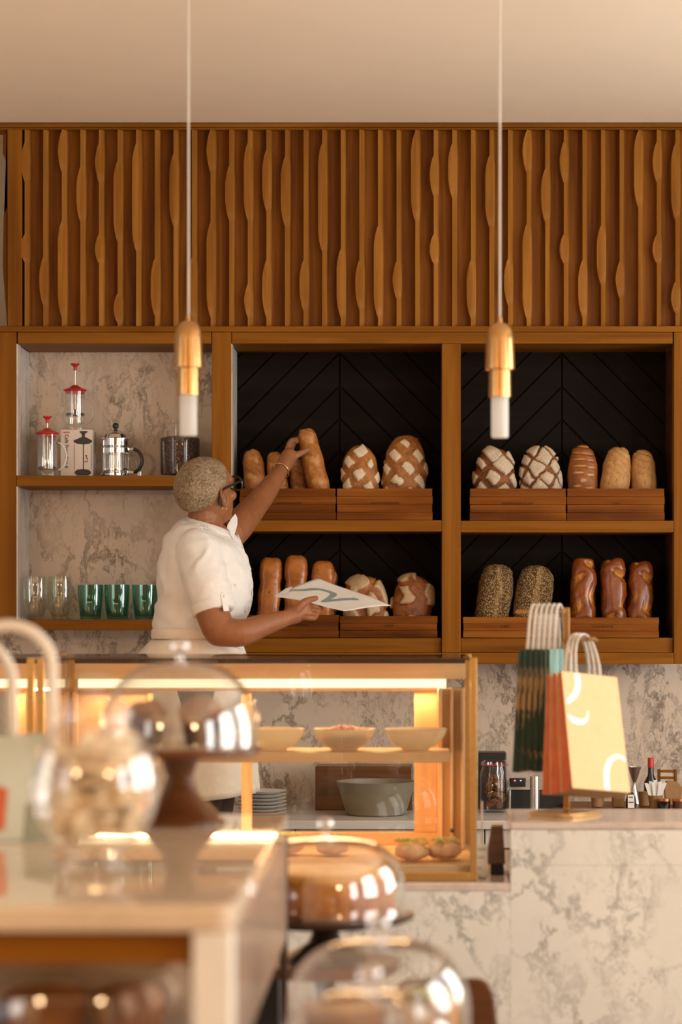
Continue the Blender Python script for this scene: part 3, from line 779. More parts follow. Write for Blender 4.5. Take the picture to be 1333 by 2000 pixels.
MB().lathe([(0, hb + .036), (.010, hb + .0355), (r * .55, hb + .030), (r * .85, hb + .019), (r * .98, hb + .006), (r * 1.1, hb + .003), (r * 1.1, hb), (0, hb)], c, 48).build('lid', 'chrome', t, angle=25); lid = kids(t)[-1]
MB().ball((c[0], c[1], c[2] + hb + .050), .0118).lathe([(.005, hb + .036), (.005, hb + .045)], c, 12).build('knob', 'black', lid)
pts = []
for i in range(15):
    a = R(-80 + 160 * i / 14); pts.append((c[0] + r * 1.15 + math.cos(a) * px2m(20, d), d, c[2] + hb * .45 + math.sin(a) * px2m(23, d)))
MB().tube(pts, .0062, 12, squash=(1, 1.3)).build('handle', 'black', t)
for s in (-1, 1):
    z = c[2] + hb * .45 + s * px2m(22.5, d); MB().box(c[0] + r * .97, c[0] + r * 1.3, d - .006, d + .006, z - .005, z + .005).build('handle_clamp', 'chrome', t, .001)
MB().lathe([(.003, .02), (.003, hb)], c, 10).build('plunger_rod', 'steel', t)
MB().lathe([(0, .024), (r * .88, .024), (r * .90, .028), (r * .88, .034), (0, .036)], c, 32).build('plunger_disc', 'chrome', t)
# small glass beside it and the canister of beans
c = (X(273, 8.8), 8.8, ZS1)
t = MB().lathe([(0, .001), (.010, .001), (.011, .022), (.0095, .022), (.0085, .004), (0, .004)], c, 24).build('shot_glass', 'glass'); props(t, 'tiny clear glass between the chrome press and the bean canister', 'glass')
d = 8.80; c = (X(352, d), d, ZS1); r = px2m(41, d); H = px2m(110, d)
t = thing('coffee_canister', 'wide clear glass canister filled with coffee beans, behind the head', 'canister', c)
MB().lathe([(0, .001), (r * .96, .001), (r, .006), (r, H - .02), (r * .97, H - .012), (r * .94, H - .012), (r * .95, H - .022), (r * .95, .010), (0, .008)], c, 56).build('glass_body', 'jar_glass', t, angle=60)
MB().lathe([(0, H - .006), (r * .9, H - .006), (r * .98, H - .010), (r * .98, H + .002), (r * .9, H + .006), (0, H + .006)], c, 48).build('lid', 'jar_glass', t, angle=50)
rows = []
o = MB().lathe([(0, .012), (r * .90, .012), (r * .935, .022), (r * .935, px2m(76, d)), (r * .6, px2m(80, d)), (0, px2m(79, d))], c, 56).build('coffee_beans', 'beans'); props(o, 'dark coffee beans filling the glass canister', 'coffee beans', None, 'stuff')
# tumblers
def tumbler(px, r_top, r_mid, r_bot, h, m, label, group, d=8.79):
    c = (X(px, d), d, ZS2); k = d / F
    prof = [(0, .001), (r_bot * k * .9, .001), (r_bot * k, .004)]
    for i in range(1, 9):
        tt = i / 8; rr = (r_bot * (1 - tt) + r_top * tt) + (r_mid - (r_bot + r_top) / 2) * math.sin(tt * PI) ** .8
        prof.append((rr * k, .004 + (h * k - .004) * tt))
    prof += [((p[0] - .0016), p[1]) for p in reversed(prof[3:])] + [((r_bot - 2) * k, .012), (0, .010)]
    o = MB().lathe(prof, c, 44).build('tumbler', m, None, angle=60); return props(o, label, 'glass', group)
tumbler(69, 23, 24, 15, 84, 'tumbler', 'tall clear tumbler at the left end of the lower shelf', 'glasses on the lower shelf', 8.725)
tumbler(117, 23, 24, 15, 84, 'tumbler', 'tall clear tumbler next to the green glasses', 'glasses on the lower shelf')
tumbler(177, 25, 24, 20, 68, 'green_glass', 'blue-green tumbler beside the clear glasses', 'glasses on the lower shelf')
tumbler(229, 25, 24, 20.5, 68, 'green_glass', 'green tumbler between two other green ones', 'glasses on the lower shelf')
tumbler(284, 26, 24.5, 20.5, 68, 'green_glass', 'green tumbler nearest the back of the white shirt', 'glasses on the lower shelf')

# ------------------------------------------------------------------ pendant lamps
def pendant(px, pya, d=6.4):
    k = d / F; x = X(px, d)
    za = Z(pya, d)        # top of the brass dome
    zz = lambda py: za - (py - 620) * k
    t = thing('pendant_lamp', '', 'pendant lamp', (x, d, zz(848)))
    c = (x, d, 0)
    MB().lathe([(.0025, zz(614)), (.0025, CEIL - .002)], c, 10).build('cable', 'cable', t)
    MB().lathe([(0, CEIL - .0005), (.045, CEIL - .0005), (.045, CEIL - .012), (.04, CEIL - .02), (0, CEIL - .02)], c, 32).build('ceiling_rose', 'brass', t)
    MB().lathe([(0, zz(611)), (.005, zz(612)), (.006, zz(626)), (0, zz(626))], c, 16).build('cable_grip', 'brass', t)
    def rr(v): return v * k
    MB().lathe([(0, zz(622)), (rr(8), zz(623)), (rr(16), zz(627)), (rr(22), zz(634)), (rr(26), zz(645)), (rr(27), zz(656)), (rr(29), zz(714)), (rr(26), zz(714.5)), (rr(24), zz(700)), (rr(24), zz(660)), (0, zz(640))], c, 48).build('upper_shade', 'brass', t, angle=35)
    MB().lathe([(rr(20), zz(700)), (rr(21), zz(714)), (rr(22), zz(768)), (rr(18.5), zz(768.5)), (rr(17), zz(756)), (rr(16), zz(705))], c, 48).build('lower_shade', 'brass', t, angle=35)
    MB().lathe([(0, zz(735)), (rr(15.5), zz(735)), (rr(16.8), zz(770)), (rr(16.8), zz(844)), (rr(15), zz(847)), (0, zz(847.5))], c, 40).build('frosted_tube', 'tube', t, angle=40)
    return t
pendant(368.5, 624)['label'] = 'brass pendant lamp with frosted tube, hanging in front of the coffee shelf'
pendant(977, 628)['label'] = 'brass pendant lamp with frosted tube, hanging before the right bread bay'
# ------------------------------------------------------------------ staff worktop along the back wall
d0 = 8.27; zw = EYE - .711
t = thing('back_counter', 'long pale worktop with white fronts under the bread shelving', 'counter', (0, d0, .121))
MB().box(-3.0, 2.85, d0, 8.958, zw - .03, zw).build('worktop', 'steel_white', t, .003)
for i in range(9):
    xa = -3.0 + i * .65
    MB().box(xa + .002, xa + .648, d0 + .02, d0 + .04, zw - .095, zw - .032).build('drawer_front', 'steel_white', t, .002)
    MB().box(xa + .002, xa + .648, d0 + .02, d0 + .04, .23, zw - .13).build('door', 'steel_white', t, .002)
MB().box(-2.98, 2.83, d0 + .042, 8.95, .13, zw - .031).build('carcass', 'black', t)
MB().box(-2.98, 2.83, d0 + .06, d0 + .10, .1215, .228).build('plinth', 'black', t)

# things on the back worktop, right of the display case
zt = zw + .0006
d = 8.62; k = d / F
c = (X(967, d), d, zt)
t = thing('clip_top_jar', 'clip top glass jar of brown biscuits with a red rubber ring', 'jar', c)
r = 29 * k; h = 98 * k
MB().lathe([(0, .001), (r * .95, .001), (r, .008), (r, h * .78), (r * .86, h * .88), (r * .86, h * .93), (r * .82, h * .93), (r * .82, h * .87), (r * .95, h * .77), (r * .95, .012), (0, .010)], c, 40).build('glass_body', 'jar_glass', t, angle=60)
MB().lathe([(0, h * 1.04), (r * .7, h * 1.04), (r * .92, h * .985), (r * .92, h * .955), (0, h * .955)], c, 36).build('lid', 'glass', t, angle=40)
MB().lathe([(r * .82, h * .935), (r * .95, h * .935), (r * .95, h * .952), (r * .82, h * .952)], c, 36, True).build('rubber_ring', 'red', t)
cl = MB(); yf = c[1] - r - .003
cl.tube([(c[0] + .008, yf + .006, zt + h * 1.0), (c[0] + .008, yf, zt + h * .9), (c[0] + .006, yf - .003, zt + h * .8), (c[0] + .012, yf - .004, zt + h * .68), (c[0] + .026, yf - .002, zt + h * .68), (c[0] + .028, yf, zt + h * .82), (c[0] + .024, yf + .004, zt + h * .9), (c[0] + .022, yf + .008, zt + h * 1.0)], .0017, 8)
cl.build('wire_clip', 'steel', t)
def cookie(q, rr, m):
    ax = Vector((rnd.uniform(-1, 1), rnd.uniform(-1, 1), rnd.uniform(-1, 1))); rot = Matrix.Rotation(rnd.uniform(0, PI), 4, ax)
    mb = MB().lathe([(0, -.004), (rr * .85, -.004), (rr, -.001), (rr * .9, .003), (rr * .4, .0046), (0, .005)], (0, 0, 0), 16)
    mb.xform(rot); mb.xform(Matrix.Translation(q)); return mb
bm_ = MB()
for i in range(120):
    a = rnd.uniform(0, 2 * PI); rr = math.sqrt(rnd.random()) * (r * .95 - .020); q = Vector((c[0] + rr * math.cos(a), c[1] + rr * math.sin(a), zt + .027 + rnd.random() ** 1.3 * h * .55))
    o_ = cookie(q, .013, None); bm_.add(o_.v, o_.f)
o = bm_.build('biscuits', 'biscuit'); props(o, 'small brown biscuits heaped inside the clip top jar', 'biscuits', None, 'stuff')
# black controller and the low appliance under it
d = 8.72; c = P(1035, 1581, d); c.z = zt
t = thing('steel_appliance', 'low steel framed appliance with dark glass front behind the green bags', 'appliance', c)
xa, xb = X(994, d), X(1112, d)
MB().box(xa, xb, d, d + .16, Z(1543, d), Z(1528, d)).build('top_rail', 'steel', t, .002)
MB().box(xa, xa + .008, d, d + .16, zt, Z(1543.2, d)).build('frame', 'steel', t, .001)
MB().box(xb - .008, xb, d, d + .16, zt, Z(1543.2, d)).build('frame', 'steel', t, .001)
MB().box(xa + .0085, xb - .0085, d + .01, d + .15, zt, Z(1543.4, d)).build('dark_glass', 'black', t, .001)
t = thing('control_display', 'small black display with one red and one blue light, on the steel appliance', 'display', P(1012, 1527.6, d - .01))
MB().box(X(936, 8.74), X(990, 8.74), 8.74, 8.86, zt, Z(1470, 8.74)).build('black_box', 'black', None, .004); props(bpy.data.objects['black_box'], 'black box behind the clip top jar of biscuits', 'box')
MB().box(X(996, d), X(1028, d), d - .012, d + .03, Z(1527.6, d), Z(1520, d)).build('housing', 'black', t, .003)
MB().box(X(997, d), X(1027, d), d - .018, d - .0125, Z(1536, d), Z(1522, d)).build('face', 'black', t, .003)
MB().box(X(1004, d), X(1008, d), d - .019, d - .0182, Z(1525, d), Z(1522.7, d)).build('red_light', 'led_red', t)
MB().box(X(1016, d), X(1019, d), d - .019, d - .0182, Z(1525, d), Z(1522.7, d)).build('blue_light', 'led_blue', t)
d = 8.45; c = P(1045, 1590, d); c.z = zt
t = thing('steel_pillar', 'upright steel pillar on a round foot, below the green bags', 'pillar', c)
MB().lathe([(0, .001), (.022, .001), (.022, .006), (.0165, .010), (.0165, .14), (0, .14)], c, 32).build('tube', 'steel', t, angle=30)

# wooden ledge with the bar things at the right
d = 8.5; zl = Z(1580.5, 8.45)
o = MB().box(X(1108, d), X(1420, d), 8.42, 8.80, zt, zl).build('ledge_board', 'teak', None, .002); props(o, 'brown wooden board on the back worktop carrying cups and jars', 'board')
zb_ = zl + .0006; d = 8.55; k = d / F
def cup(px, rt, rb, pyt, label, dd=d):
    c = (X(px, dd), dd, zb_); h = (Z(pyt, dd) - zb_); kk = dd / F
    o = MB().lathe([(0, .001), (rb * kk, .001), (rb * kk, .003), (rt * kk, h - .002), (rt * kk + .0012, h), (rt * kk - .0008, h), (rb * kk - .001, .004), (0, .003)], c, 32).build('paper_cup', 'kraft'); return props(o, label, 'cup', 'kraft cups on the wooden board')
cup(1208, 14, 11.5, 1545, 'kraft paper cup partly behind the lower edge of the yellow bags')
cup(1259, 12, 10, 1546, 'kraft paper cup left of the one holding white napkins', 8.60)
cup(1281, 14.5, 11.5, 1553, 'kraft paper cup with a fan of white paper sleeves standing in it', 8.50)
cup(1168, 13, 11, 1557, 'kraft paper cup behind the foot of the bag stand')
dd = 8.50; c = Vector((X(1281, dd), dd, zb_))
for i in range(9):
    a = (i - 4) / 4.0; mb = MB()
    x0 = c.x + a * .012; x1 = c.x + a * .034; y_ = dd - .010 + (i % 3) * .007
    z0, z1 = zb_ + .020, Z(1523 + abs(a) * 6 + (i % 2) * 3, dd)
    mb.prism([(x0 - .004, y_, z0), (x0 + .004, y_, z0), (x1 + .006, y_ - .004, z1), (x1 - .006, y_ - .004, z1)], (0, .0012, 0))
    o = mb.build('paper_sleeve', 'white_card', smooth=False); props(o, 'white paper sleeve fanned out of a kraft cup behind the yellow bag', 'paper sleeve', 'white paper sleeves in a kraft cup')
def bottle(px, prof, m, label, name='bottle', cap=None, capm='red', dd=d, cat='bottle'):
    c = (X(px, dd), dd, zb_); kk = dd / F
    t = thing(name, label, cat, c)
    MB().lathe([(a * kk, b * kk + .0008) for a, b in prof], c, 28).build('body', m, t, angle=35)
    if cap: MB().lathe([(a * kk, b * kk + .0008) for a, b in cap], c, 24).build('cap', capm, t, angle=35)
    return t
bottle(1272, [(0, 0), (13, 0), (13.5, 3), (13.5, 40), (6, 54), (5.5, 72), (0, 72)], 'dark_liquid', 'tall dark bottle with a red cap, behind the paper sleeves', cap=[(0, 69), (6.2, 69), (6.2, 86), (5, 88), (0, 88)], dd=8.72)
t = bottle(1233, [(0, 0), (9, 0), (9.5, 2), (9.5, 17), (7, 26), (4, 31), (0, 31)], 'dark_liquid', 'little dark bottle with a pale printed label, right of the yellow bags', dd=8.49)
dd = 8.49 - 9.6 * 8.49 / F
flat('label', [[(1227, 1552), (1239, 1552), (1240, 1560), (1240, 1578), (1227, 1578)]], 'white_card', dd, t)
flat('label_print', [[(1229, 1556), (1237, 1556), (1237, 1558), (1229, 1558)], [(1228.5, 1566), (1238.5, 1566), (1238.5, 1568), (1228.5, 1568)]], 'ink', dd - .0008, t)
bottle(1240, [(0, 0), (14, 0), (14, 3), (6, 26), (3, 40), (4, 44), (14, 72), (13, 72), (3, 45), (0, 44)], 'steel', 'tall double ended steel measure beside the pale stone wall', 'steel_measure', dd=8.68, cat='measure')
bottle(1298, [(0, 0), (12, 0), (12.5, 2), (12.5, 15), (0, 15)], 'dark_liquid', 'squat dark jar with a copper lid, near the right edge', 'copper_lidded_jar', [(0, 15.2), (12.8, 15.2), (12.8, 20), (0, 20)], 'copper', 8.45, 'jar')
bottle(1327, [(0, 0), (12, 0), (12.5, 2), (12.5, 15), (0, 15)], 'spice', 'squat brown jar with a copper lid, at the right edge of the photo', 'copper_lidded_jar', [(0, 15.2), (12.8, 15.2), (12.8, 20), (0, 20)], 'copper', 8.45, 'jar')
dd = 8.76
t = thing('wooden_rack', 'small open wooden rack standing behind the paper sleeves', 'rack', (X(1304, dd), dd, zb_))
mb = MB()
for xa in (1286, 1318): mb = MB().box(X(xa, dd), X(xa + 5, dd), dd, dd + .02, zb_, Z(1503, dd)); mb.build('upright', 'teak_z', t, .001)
for ya in (1504, 1517, 1541): MB().box(X(1291.2, dd), X(1317.8, dd), dd + .002, dd + .018, Z(ya + 5, dd), Z(ya, dd)).build('crossbar', 'teak', t, .001)
dd = 8.60
t = MB()
t.prism([P(1301, 1580, dd), P(1331, 1580, dd), P(1334, 1545, dd), P(1325, 1534, dd), P(1303, 1532, dd), P(1299, 1547, dd)], (0, .03, 0))
o = t.build('sugar_packet', 'kraft', None, .002); o.location.z += zb_ - min((o.matrix_basis @ v.co).z for v in o.data.vertices); props(o, 'folded brown paper packet right of the white paper sleeves', 'packet')
# plates and a pot seen through the case
d = 8.5; k = d / F
for i in range(7):
    c = (X(512, d), d, zt + i * .0125); q = MB().lathe([(0, .0005), (.045, .0005), (.05, .003), (.085, .0105), (.0875, .0120), (.083, .0122), (.05, .0055), (0, .004)], c, 40).build('plate', 'white_card')
    props(q, 'white plate in the stack seen through the display case, on the back worktop', 'plate', 'stacked white plates behind the display case')
d = 8.52
o = MB().box(X(618, 8.78), X(806, 8.78), 8.70, 8.86, zt, Z(1494, 8.78)).build('dark_filler_box', 'walnut', None, .004); props(o, 'added dark box standing in for the dark reflection behind the grey pot', 'crate')  # box added to darken the lower case window like a reflection
t = thing('knock_box', 'large grey pot with slanted sides seen through the lower case window', 'pot', (X(735, d), d, zt))
MB().lathe([(0, .001), (.10, .001), (.105, .004), (.14, .115), (.142, .118), (.136, .118), (.10, .01), (0, .008)], (X(735, d), d, zt), 40).build('pot_body', 'pot_grey', t, angle=40)

# ------------------------------------------------------------------ customer counters
YC = 6.5
LC = Z(1725, YC); BT = Z(1606, YC); XB = X(998, YC)
t = thing('service_counter', 'low marble fronted counter carrying the lit display case', 'counter', (-.9, YC, 0))
MB().box(-2.6, XB - .0004, YC - .002, YC + .03, .001, LC - .022).build('front_panel', 'marble_front', t, .0006)
MB().box(-2.6, XB - .0015, YC - .002, 7.42, LC - .0215, LC).build('worktop', 'marble_top', t, .003)
MB().box(-2.58, XB - .02, YC + .031, 7.40, .001, LC - .022).build('carcass', 'walnut', t)
t = thing('bar_counter', 'taller pale marble counter block at the right, under the bag stand', 'counter', (1.3, YC, 0))
ym = Z(1690, YC)
MB().box(XB, 2.9, YC - .002, YC + .028, .001, ym - .0003).build('front_panel', 'marble_front', t, .0006)
MB().box(XB, 2.9, YC - .002, YC + .028, ym, BT - .0205).build('front_panel', 'marble_front', t, .0006)
MB().box(XB + .001, XB + .03, YC + .0285, 6.94, .001, BT - .0205).build('side_panel', 'marble_top', t, .002)
MB().box(XB, 2.9, YC - .002, 6.945, BT - .02, BT).build('worktop', 'marble_top', t, .004)
MB().box(XB + .031, 2.88, YC + .029, 6.93, .001, BT - .021).build('carcass', 'walnut', t)

# ------------------------------------------------------------------ display cases
def display_case(xa, xb, label, full=True):
    y0, y1 = 6.55, 7.20; zb0 = LC + .0006; zt0 = Z(1285, y0)
    t = thing('display_case', label, 'display case', ((xa + xb) / 2, y0, zb0), 'lit glass display cases')
    pw = .0185
    MB().box(xb - pw, xb, y0, y0 + .02, zb0, zt0).build('post', 'case_brass', t, .001)
    MB().box(xa, xa + pw, y0, y0 + .02, zb0, zt0).build('post', 'case_brass', t, .001)
    MB().box(xb - pw, xb, y1 - .02, y1, zb0, zt0).build('post', 'case_brass', t, .001)
    MB().box(xa, xa + pw, y1 - .02, y1, zb0, zt0).build('post', 'case_brass', t, .001)
    MB().box(xa + pw, xb - pw, y0, y0 + .018, zb0, zb0 + .022).build('bottom_rail', 'case_brass', t, .001)
    MB().box(xa + pw + .0005, xb - pw - .0005, y0 + .001, y0 + .009, zb0 + .0225, zt0 - .007).build('front_glass', 'pane', t)
    MB().box(xb - .008, xb - .001, y0 + .0205, y1 - .0205, zb0 + .0225, zt0 - .007).build('side_glass', 'pane', t)
    MB().box(xa + .001, xa + .008, y0 + .0205, y1 - .0205, zb0 + .0225, zt0 - .007).build('side_glass', 'pane', t)
    MB().box(xa + pw, xb - pw, y0, y0 + .02, zt0 - .0062, zt0).build('top_rail', 'bronze', t, .001)
    MB().box(xa + pw, xb - pw, y1 - .02, y1, zt0 - .0062, zt0).build('top_rail', 'bronze', t, .001)
    MB().box(xa + pw, xb - pw, y0 + .0205, y1 - .0205, zt0 - .005, zt0 + .001).build('top_glass', 'pane', t)
    zf = zb0 + .040
    MB().box(xa + .01, xb - .01, y0 + .03, y1 - .03, zb0 + .001, zf).build('floor_board', 'case_wood_x', t, .002)
    # back frame: rails and stiles
    yb0, yb1 = y1 - .05, y1 - .021
    xs = lambda p: X(p, yb0)
    W = (xa, xb)
    hd0, hd1 = Z(1343, yb0), Z(1289, yb0)
    MB().box(xa + pw, xb - pw, yb0, yb1, hd1 - .010, hd1).build('back_rail', 'bronze', t, .001)
    MB().box(xa + pw, xb - pw, yb0, yb1, hd0 + .025, hd1 - .0102).build('back_rail', 'case_wood_x', t, .001)
    MB().box(xa + .03, xb - .075, yb0 - .006, yb1, hd0, hd0 + .0246).build('light_strip', 'led', t, .001)
    mb = Z(1350, yb0)
    MB().box(xa + pw, xb - pw, yb0, yb1, mb, hd0 - .0005).build('back_rail', 'case_wood_x', t, .001)
    lo = Z(1626, yb0)
    MB().box(xa + pw, xb - pw, yb0, yb1, zf + .0005, lo).build('back_rail', 'case_wood_x', t, .001)
    off = xb - X(925, 6.55) - .007
    def stile(p0, p1, ma='case_wood', y_=yb0, ye=yb1): MB().box(xs(p0) + off, xs(p1) + off, y_, ye, lo + .0005, mb - .0005).build('back_stile', ma, t, .002)
    stile(808, 853); stile(470, 490); stile(287, 297); stile(140, 150)
    if full: MB().box(xs(150.3) + off, xs(286.7) + off, yb0 + .008, yb1 - .005, lo + .0005, mb - .0005).build('wood_panel', 'case_wood_x', t)
    MB().box(xs(853.5) + off, xs(905) + off, yb0 - .12, yb1, zf + .0005, hd0 - .0005).build('corner_column', 'case_wood', t, .003)
    for pa, pb, yy in ((858, 862, .14), (877, 882, .15), (897, 903, .15)):
        MB().box(xs(pa) + off, xs(pb) + off, yb0 - yy, yb0 - .1205, zf + .0005, hd0 - .0006).build('corner_bead', 'case_wood', t, .002)
    l = bpy.data.lights.new('case_led', 'AREA'); l.shape = 'RECTANGLE'; l.size = (xb - xa) * .9; l.size_y = .02; l.energy = 6.5; l.color = (1.0, .60, .28)
    lo_ = bpy.data.objects.new('case_led', l); C.objects.link(lo_); lo_.location = ((xa + xb) / 2, yb0 - .03, hd0 - .004); lo_.rotation_euler = (R(-22), 0, 0)
    l2 = l.copy(); l2.energy = 3.0; lo2 = bpy.data.objects.new('shelf_led', l2); C.objects.link(lo2); lo2.location = ((xa + xb) / 2, 6.815, Z(1470, 6.78) - .026); lo2.rotation_euler = (R(20), 0, 0)
    # shelf
    zs = Z(1470, 6.78)
    MB().box(xa + .02, X(878, 6.78) + off, 6.78, 6.80, zs - .028, zs).box(xa + .02, X(878, 6.78) + off, 6.80, yb0 - .125, zs - .014, zs).build('shelf_board', 'case_wood_x', t, .002)
    MB().box(xa + .03, X(875, 6.78) + off, 6.803, 6.825, zs - .022, zs - .0145).build('light_strip', 'led', t)
    MB().ball((xs(880) + off, yb0 - .153, Z(1622, 7.0)), .006).build('door_knob', 'bronze', t)
    return t, zs, zf
case, zs, zf = display_case(X(72, 6.55), X(932, 6.55), 'glass and brass display case of salads with warm light strips, below the woman')
xa2 = X(66, 6.55)
display_case(xa2 - 1.1, xa2, 'second lit display case cut off by the left edge of the photo', False)
# bowls
def bowl(px, label, d=6.88, r=62):
    k = d / F; c = (X(px, d), d, zs + .0006)
    pr = [(0, .002), (.030, .002), (.032, .0005), (.036, .0005), (.038, .004), (r * k * .72, .020), (r * k * .93, .044), (r * k, .062), (r * k - .003, .063), (r * k * .9, .046), (r * k * .68, .024), (.03, .008), (0, .008)]
    o = MB().lathe(pr, c, 48).build('salad_bowl', 'bowl', None, angle=60); return props(o, label, 'bowl', 'frosted bowls on the case shelf')
bowl(535, 'frosted bowl at the left of the case shelf, half behind the tall glass dome')
bowl(673, 'frosted bowl heaped with pink salad, middle of the case shelf')
bowl(812, 'frosted empty-looking bowl at the right end of the case shelf')
c = Vector((X(673, 6.88), 6.88, zs + .05)); mb = MB()
for i in range(60):
    a = rnd.uniform(0, 2 * PI); rr = math.sqrt(rnd.random()) * .055; h = .018 * (1 - rr / .06)
    mb.ball(c + Vector((rr * math.cos(a), rr * math.sin(a), h + rnd.uniform(-.004, .006))), (rnd.uniform(.006, .013), rnd.uniform(.006, .012), rnd.uniform(.004, .008)), 9, 6)
o = mb.build('salad', 'salad'); props(o, 'pink chopped salad heaped in the middle bowl', 'salad', None, 'stuff')
# filled rolls on the case floor
for i, (px, dd, label) in enumerate(((805, 6.67, 'filled roll with shredded greens, left of two in the case corner'), (868, 6.70, 'filled roll with shredded greens, nearest the right post of the case'),
                      (650, 6.82, 'pale filled roll lying on the case floor behind the low glass dome'), (560, 6.84, 'pale filled roll on the case floor, left of the low glass dome'))):
    c = Vector((X(px, dd), dd, zf + .0045)); t = thing('filled_roll', label, 'sandwich', c, 'filled rolls in the display case')
    vs = MB(); rows = []
    for j in range(15):
        tt = PI * j / 14 - PI / 2; row = []
        for q in range(28):
            p = 2 * PI * q / 28; n = Vector((math.cos(tt) * math.cos(p), math.cos(tt) * math.sin(p), math.sin(tt)))
            row.append(c + Vector((n.x * .048, n.y * .05, .024 + sgn(n.z, .8) * .0235)) + n * noise.noise(n * 2.5 + Vector((i, 0, 0))) * .004)
        rows.append(row)
    vs.grid(rows, True); vs.build('bread_roll', 'roll', t)
    mb = MB()
    for q in range(26):
        a = rnd.uniform(0, 2 * PI); rr = math.sqrt(rnd.random()) * .042; p = c + Vector((rr * math.cos(a), rr * math.sin(a), .050 + rnd.uniform(-.004, .008)))
        b = rnd.uniform(0, PI); e = Vector((math.cos(b), math.sin(b), rnd.uniform(-.3, .3))) * .012
        mb.tube([p - e, p + Vector((0, 0, .003)), p + e], .0022, 6)
    mb.build('topping', 'shred', t)

# card, stick and menu holder on the low counter
zc = LC + .0006; d = 6.62
t = thing('price_sign', 'small white card with black figures in a clear holder, right of the display case', 'sign', (X(942, d), d, zc))
MB().box(X(931, d), X(953, d), d, d + .002, Z(1708, d), Z(1649, d)).build('card', 'white_card', t)
MB().box(X(936, d), X(950, d), d - .008, d + .02, zc, Z(1708.2, d)).build('clear_foot', 'chrome', t, .001)
dk = d - .0004
for yy, n in ((1657, 4), (1673, 3), (1694, 2)):
    mb = MB()
    for i in range(n):
        x = 934.5 + i * 4.2; mb.prism([P(x, yy, dk), P(x + 1.1, yy, dk), P(x + 1.1, yy + 4.5, dk), P(x, yy + 4.5, dk)], (0, -.0003, 0)); mb.prism([P(x, yy, dk), P(x + 2.6, yy, dk), P(x + 2.6, yy + .9, dk), P(x, yy + .9, dk)], (0, -.0003, 0))
    mb.build('figures', 'ink', t, smooth=False)
d = 6.72
t = MB().tube([P(942, 1565, d), (X(942, d), d, zc + .001)], .0024, 10).build('paper_straw', 'pale_pink'); props(t, 'thin pale upright stick behind the white price card', 'stick')
d = 6.70
t = thing('menu_holder', 'dark wooden folded menu stand beside the end of the tall counter', 'menu stand', (X(968, d), d, zc))
pz = [(961, 1617), (984, 1615.5), (988, 1690), (951, 1683)]
q = [P(a, b, d) for a, b in pz]; q[2].z = q[3].z = zc + .03; 
MB().prism([q[0] + Vector((0, .03, 0)), q[1] + Vector((0, .03, 0)), q[2], q[3]], (0, .006, 0)).build('front_board', 'walnut', t, .001)
MB().prism([q[0] + Vector((0, .037, 0)), q[1] + Vector((0, .037, 0)), q[2] + Vector((0, .075, 0)), q[3] + Vector((0, .075, 0))], (0, .006, 0)).build('rear_board', 'walnut', t, .001)
MB().box(q[3].x + .012, q[2].x - .004, d + .002, d + .08, zc, zc + .0295).build('foot_block', 'black', t, .001)
MB().box(q[0].x, q[1].x, d + .029, d + .045, q[0].z + .0005, q[0].z + .006).build('top_edge', 'case_brass', t, .001)

# ------------------------------------------------------------------ bag stand and paper bags
zk = BT + .0006; d = 6.72; k = d / F
st = thing('bag_stand', 'brass stand with two arms holding paper bags by their handles, on the tall counter', 'bag stand', (X(1106, d), d, zk))
rot = Matrix.Translation((X(1106, d), d, zk)) @ Matrix.Rotation(R(-38), 4, 'Z')
MB().box(-.072, .072, -.072, .072, 0, .006).box(-.078, .066, -.078, .066, .0065, .0115).xform(rot).build('base_plate', 'brass', st, .001)
xp = X(1107, d)
MB().box(xp - .008, xp + .008, d - .004, d + .004, zk + .0116, Z(1187, d)).build('pole', 'brass', st, .001)
ga = R(205)
def arm(zc_, ang, L, name='arm'):
    m = Matrix.Translation((xp, d, zc_)) @ Matrix.Rotation(ang, 4, 'Z')
    mb = MB(); pr = []
    for j in range(9):
        a = PI * j / 8; pr.append((.0, .015 * math.cos(a), .011 * math.sin(a)))
    pr += [(0, .015 * math.cos(a) * .86, .011 * math.sin(a) * .8 - .0005) for a in [PI * j / 8 for j in range(8, -1, -1)]]
    mb.prism(pr, (L, 0, 0)); mb.xform(m); return mb.build(name, 'brass', st, .0006)
A_green, A_yel = R(152), R(-57)
arm(Z(1187, d) - .0150, A_green, .150); arm(Z(1240, d) - .0170, A_yel, .125)
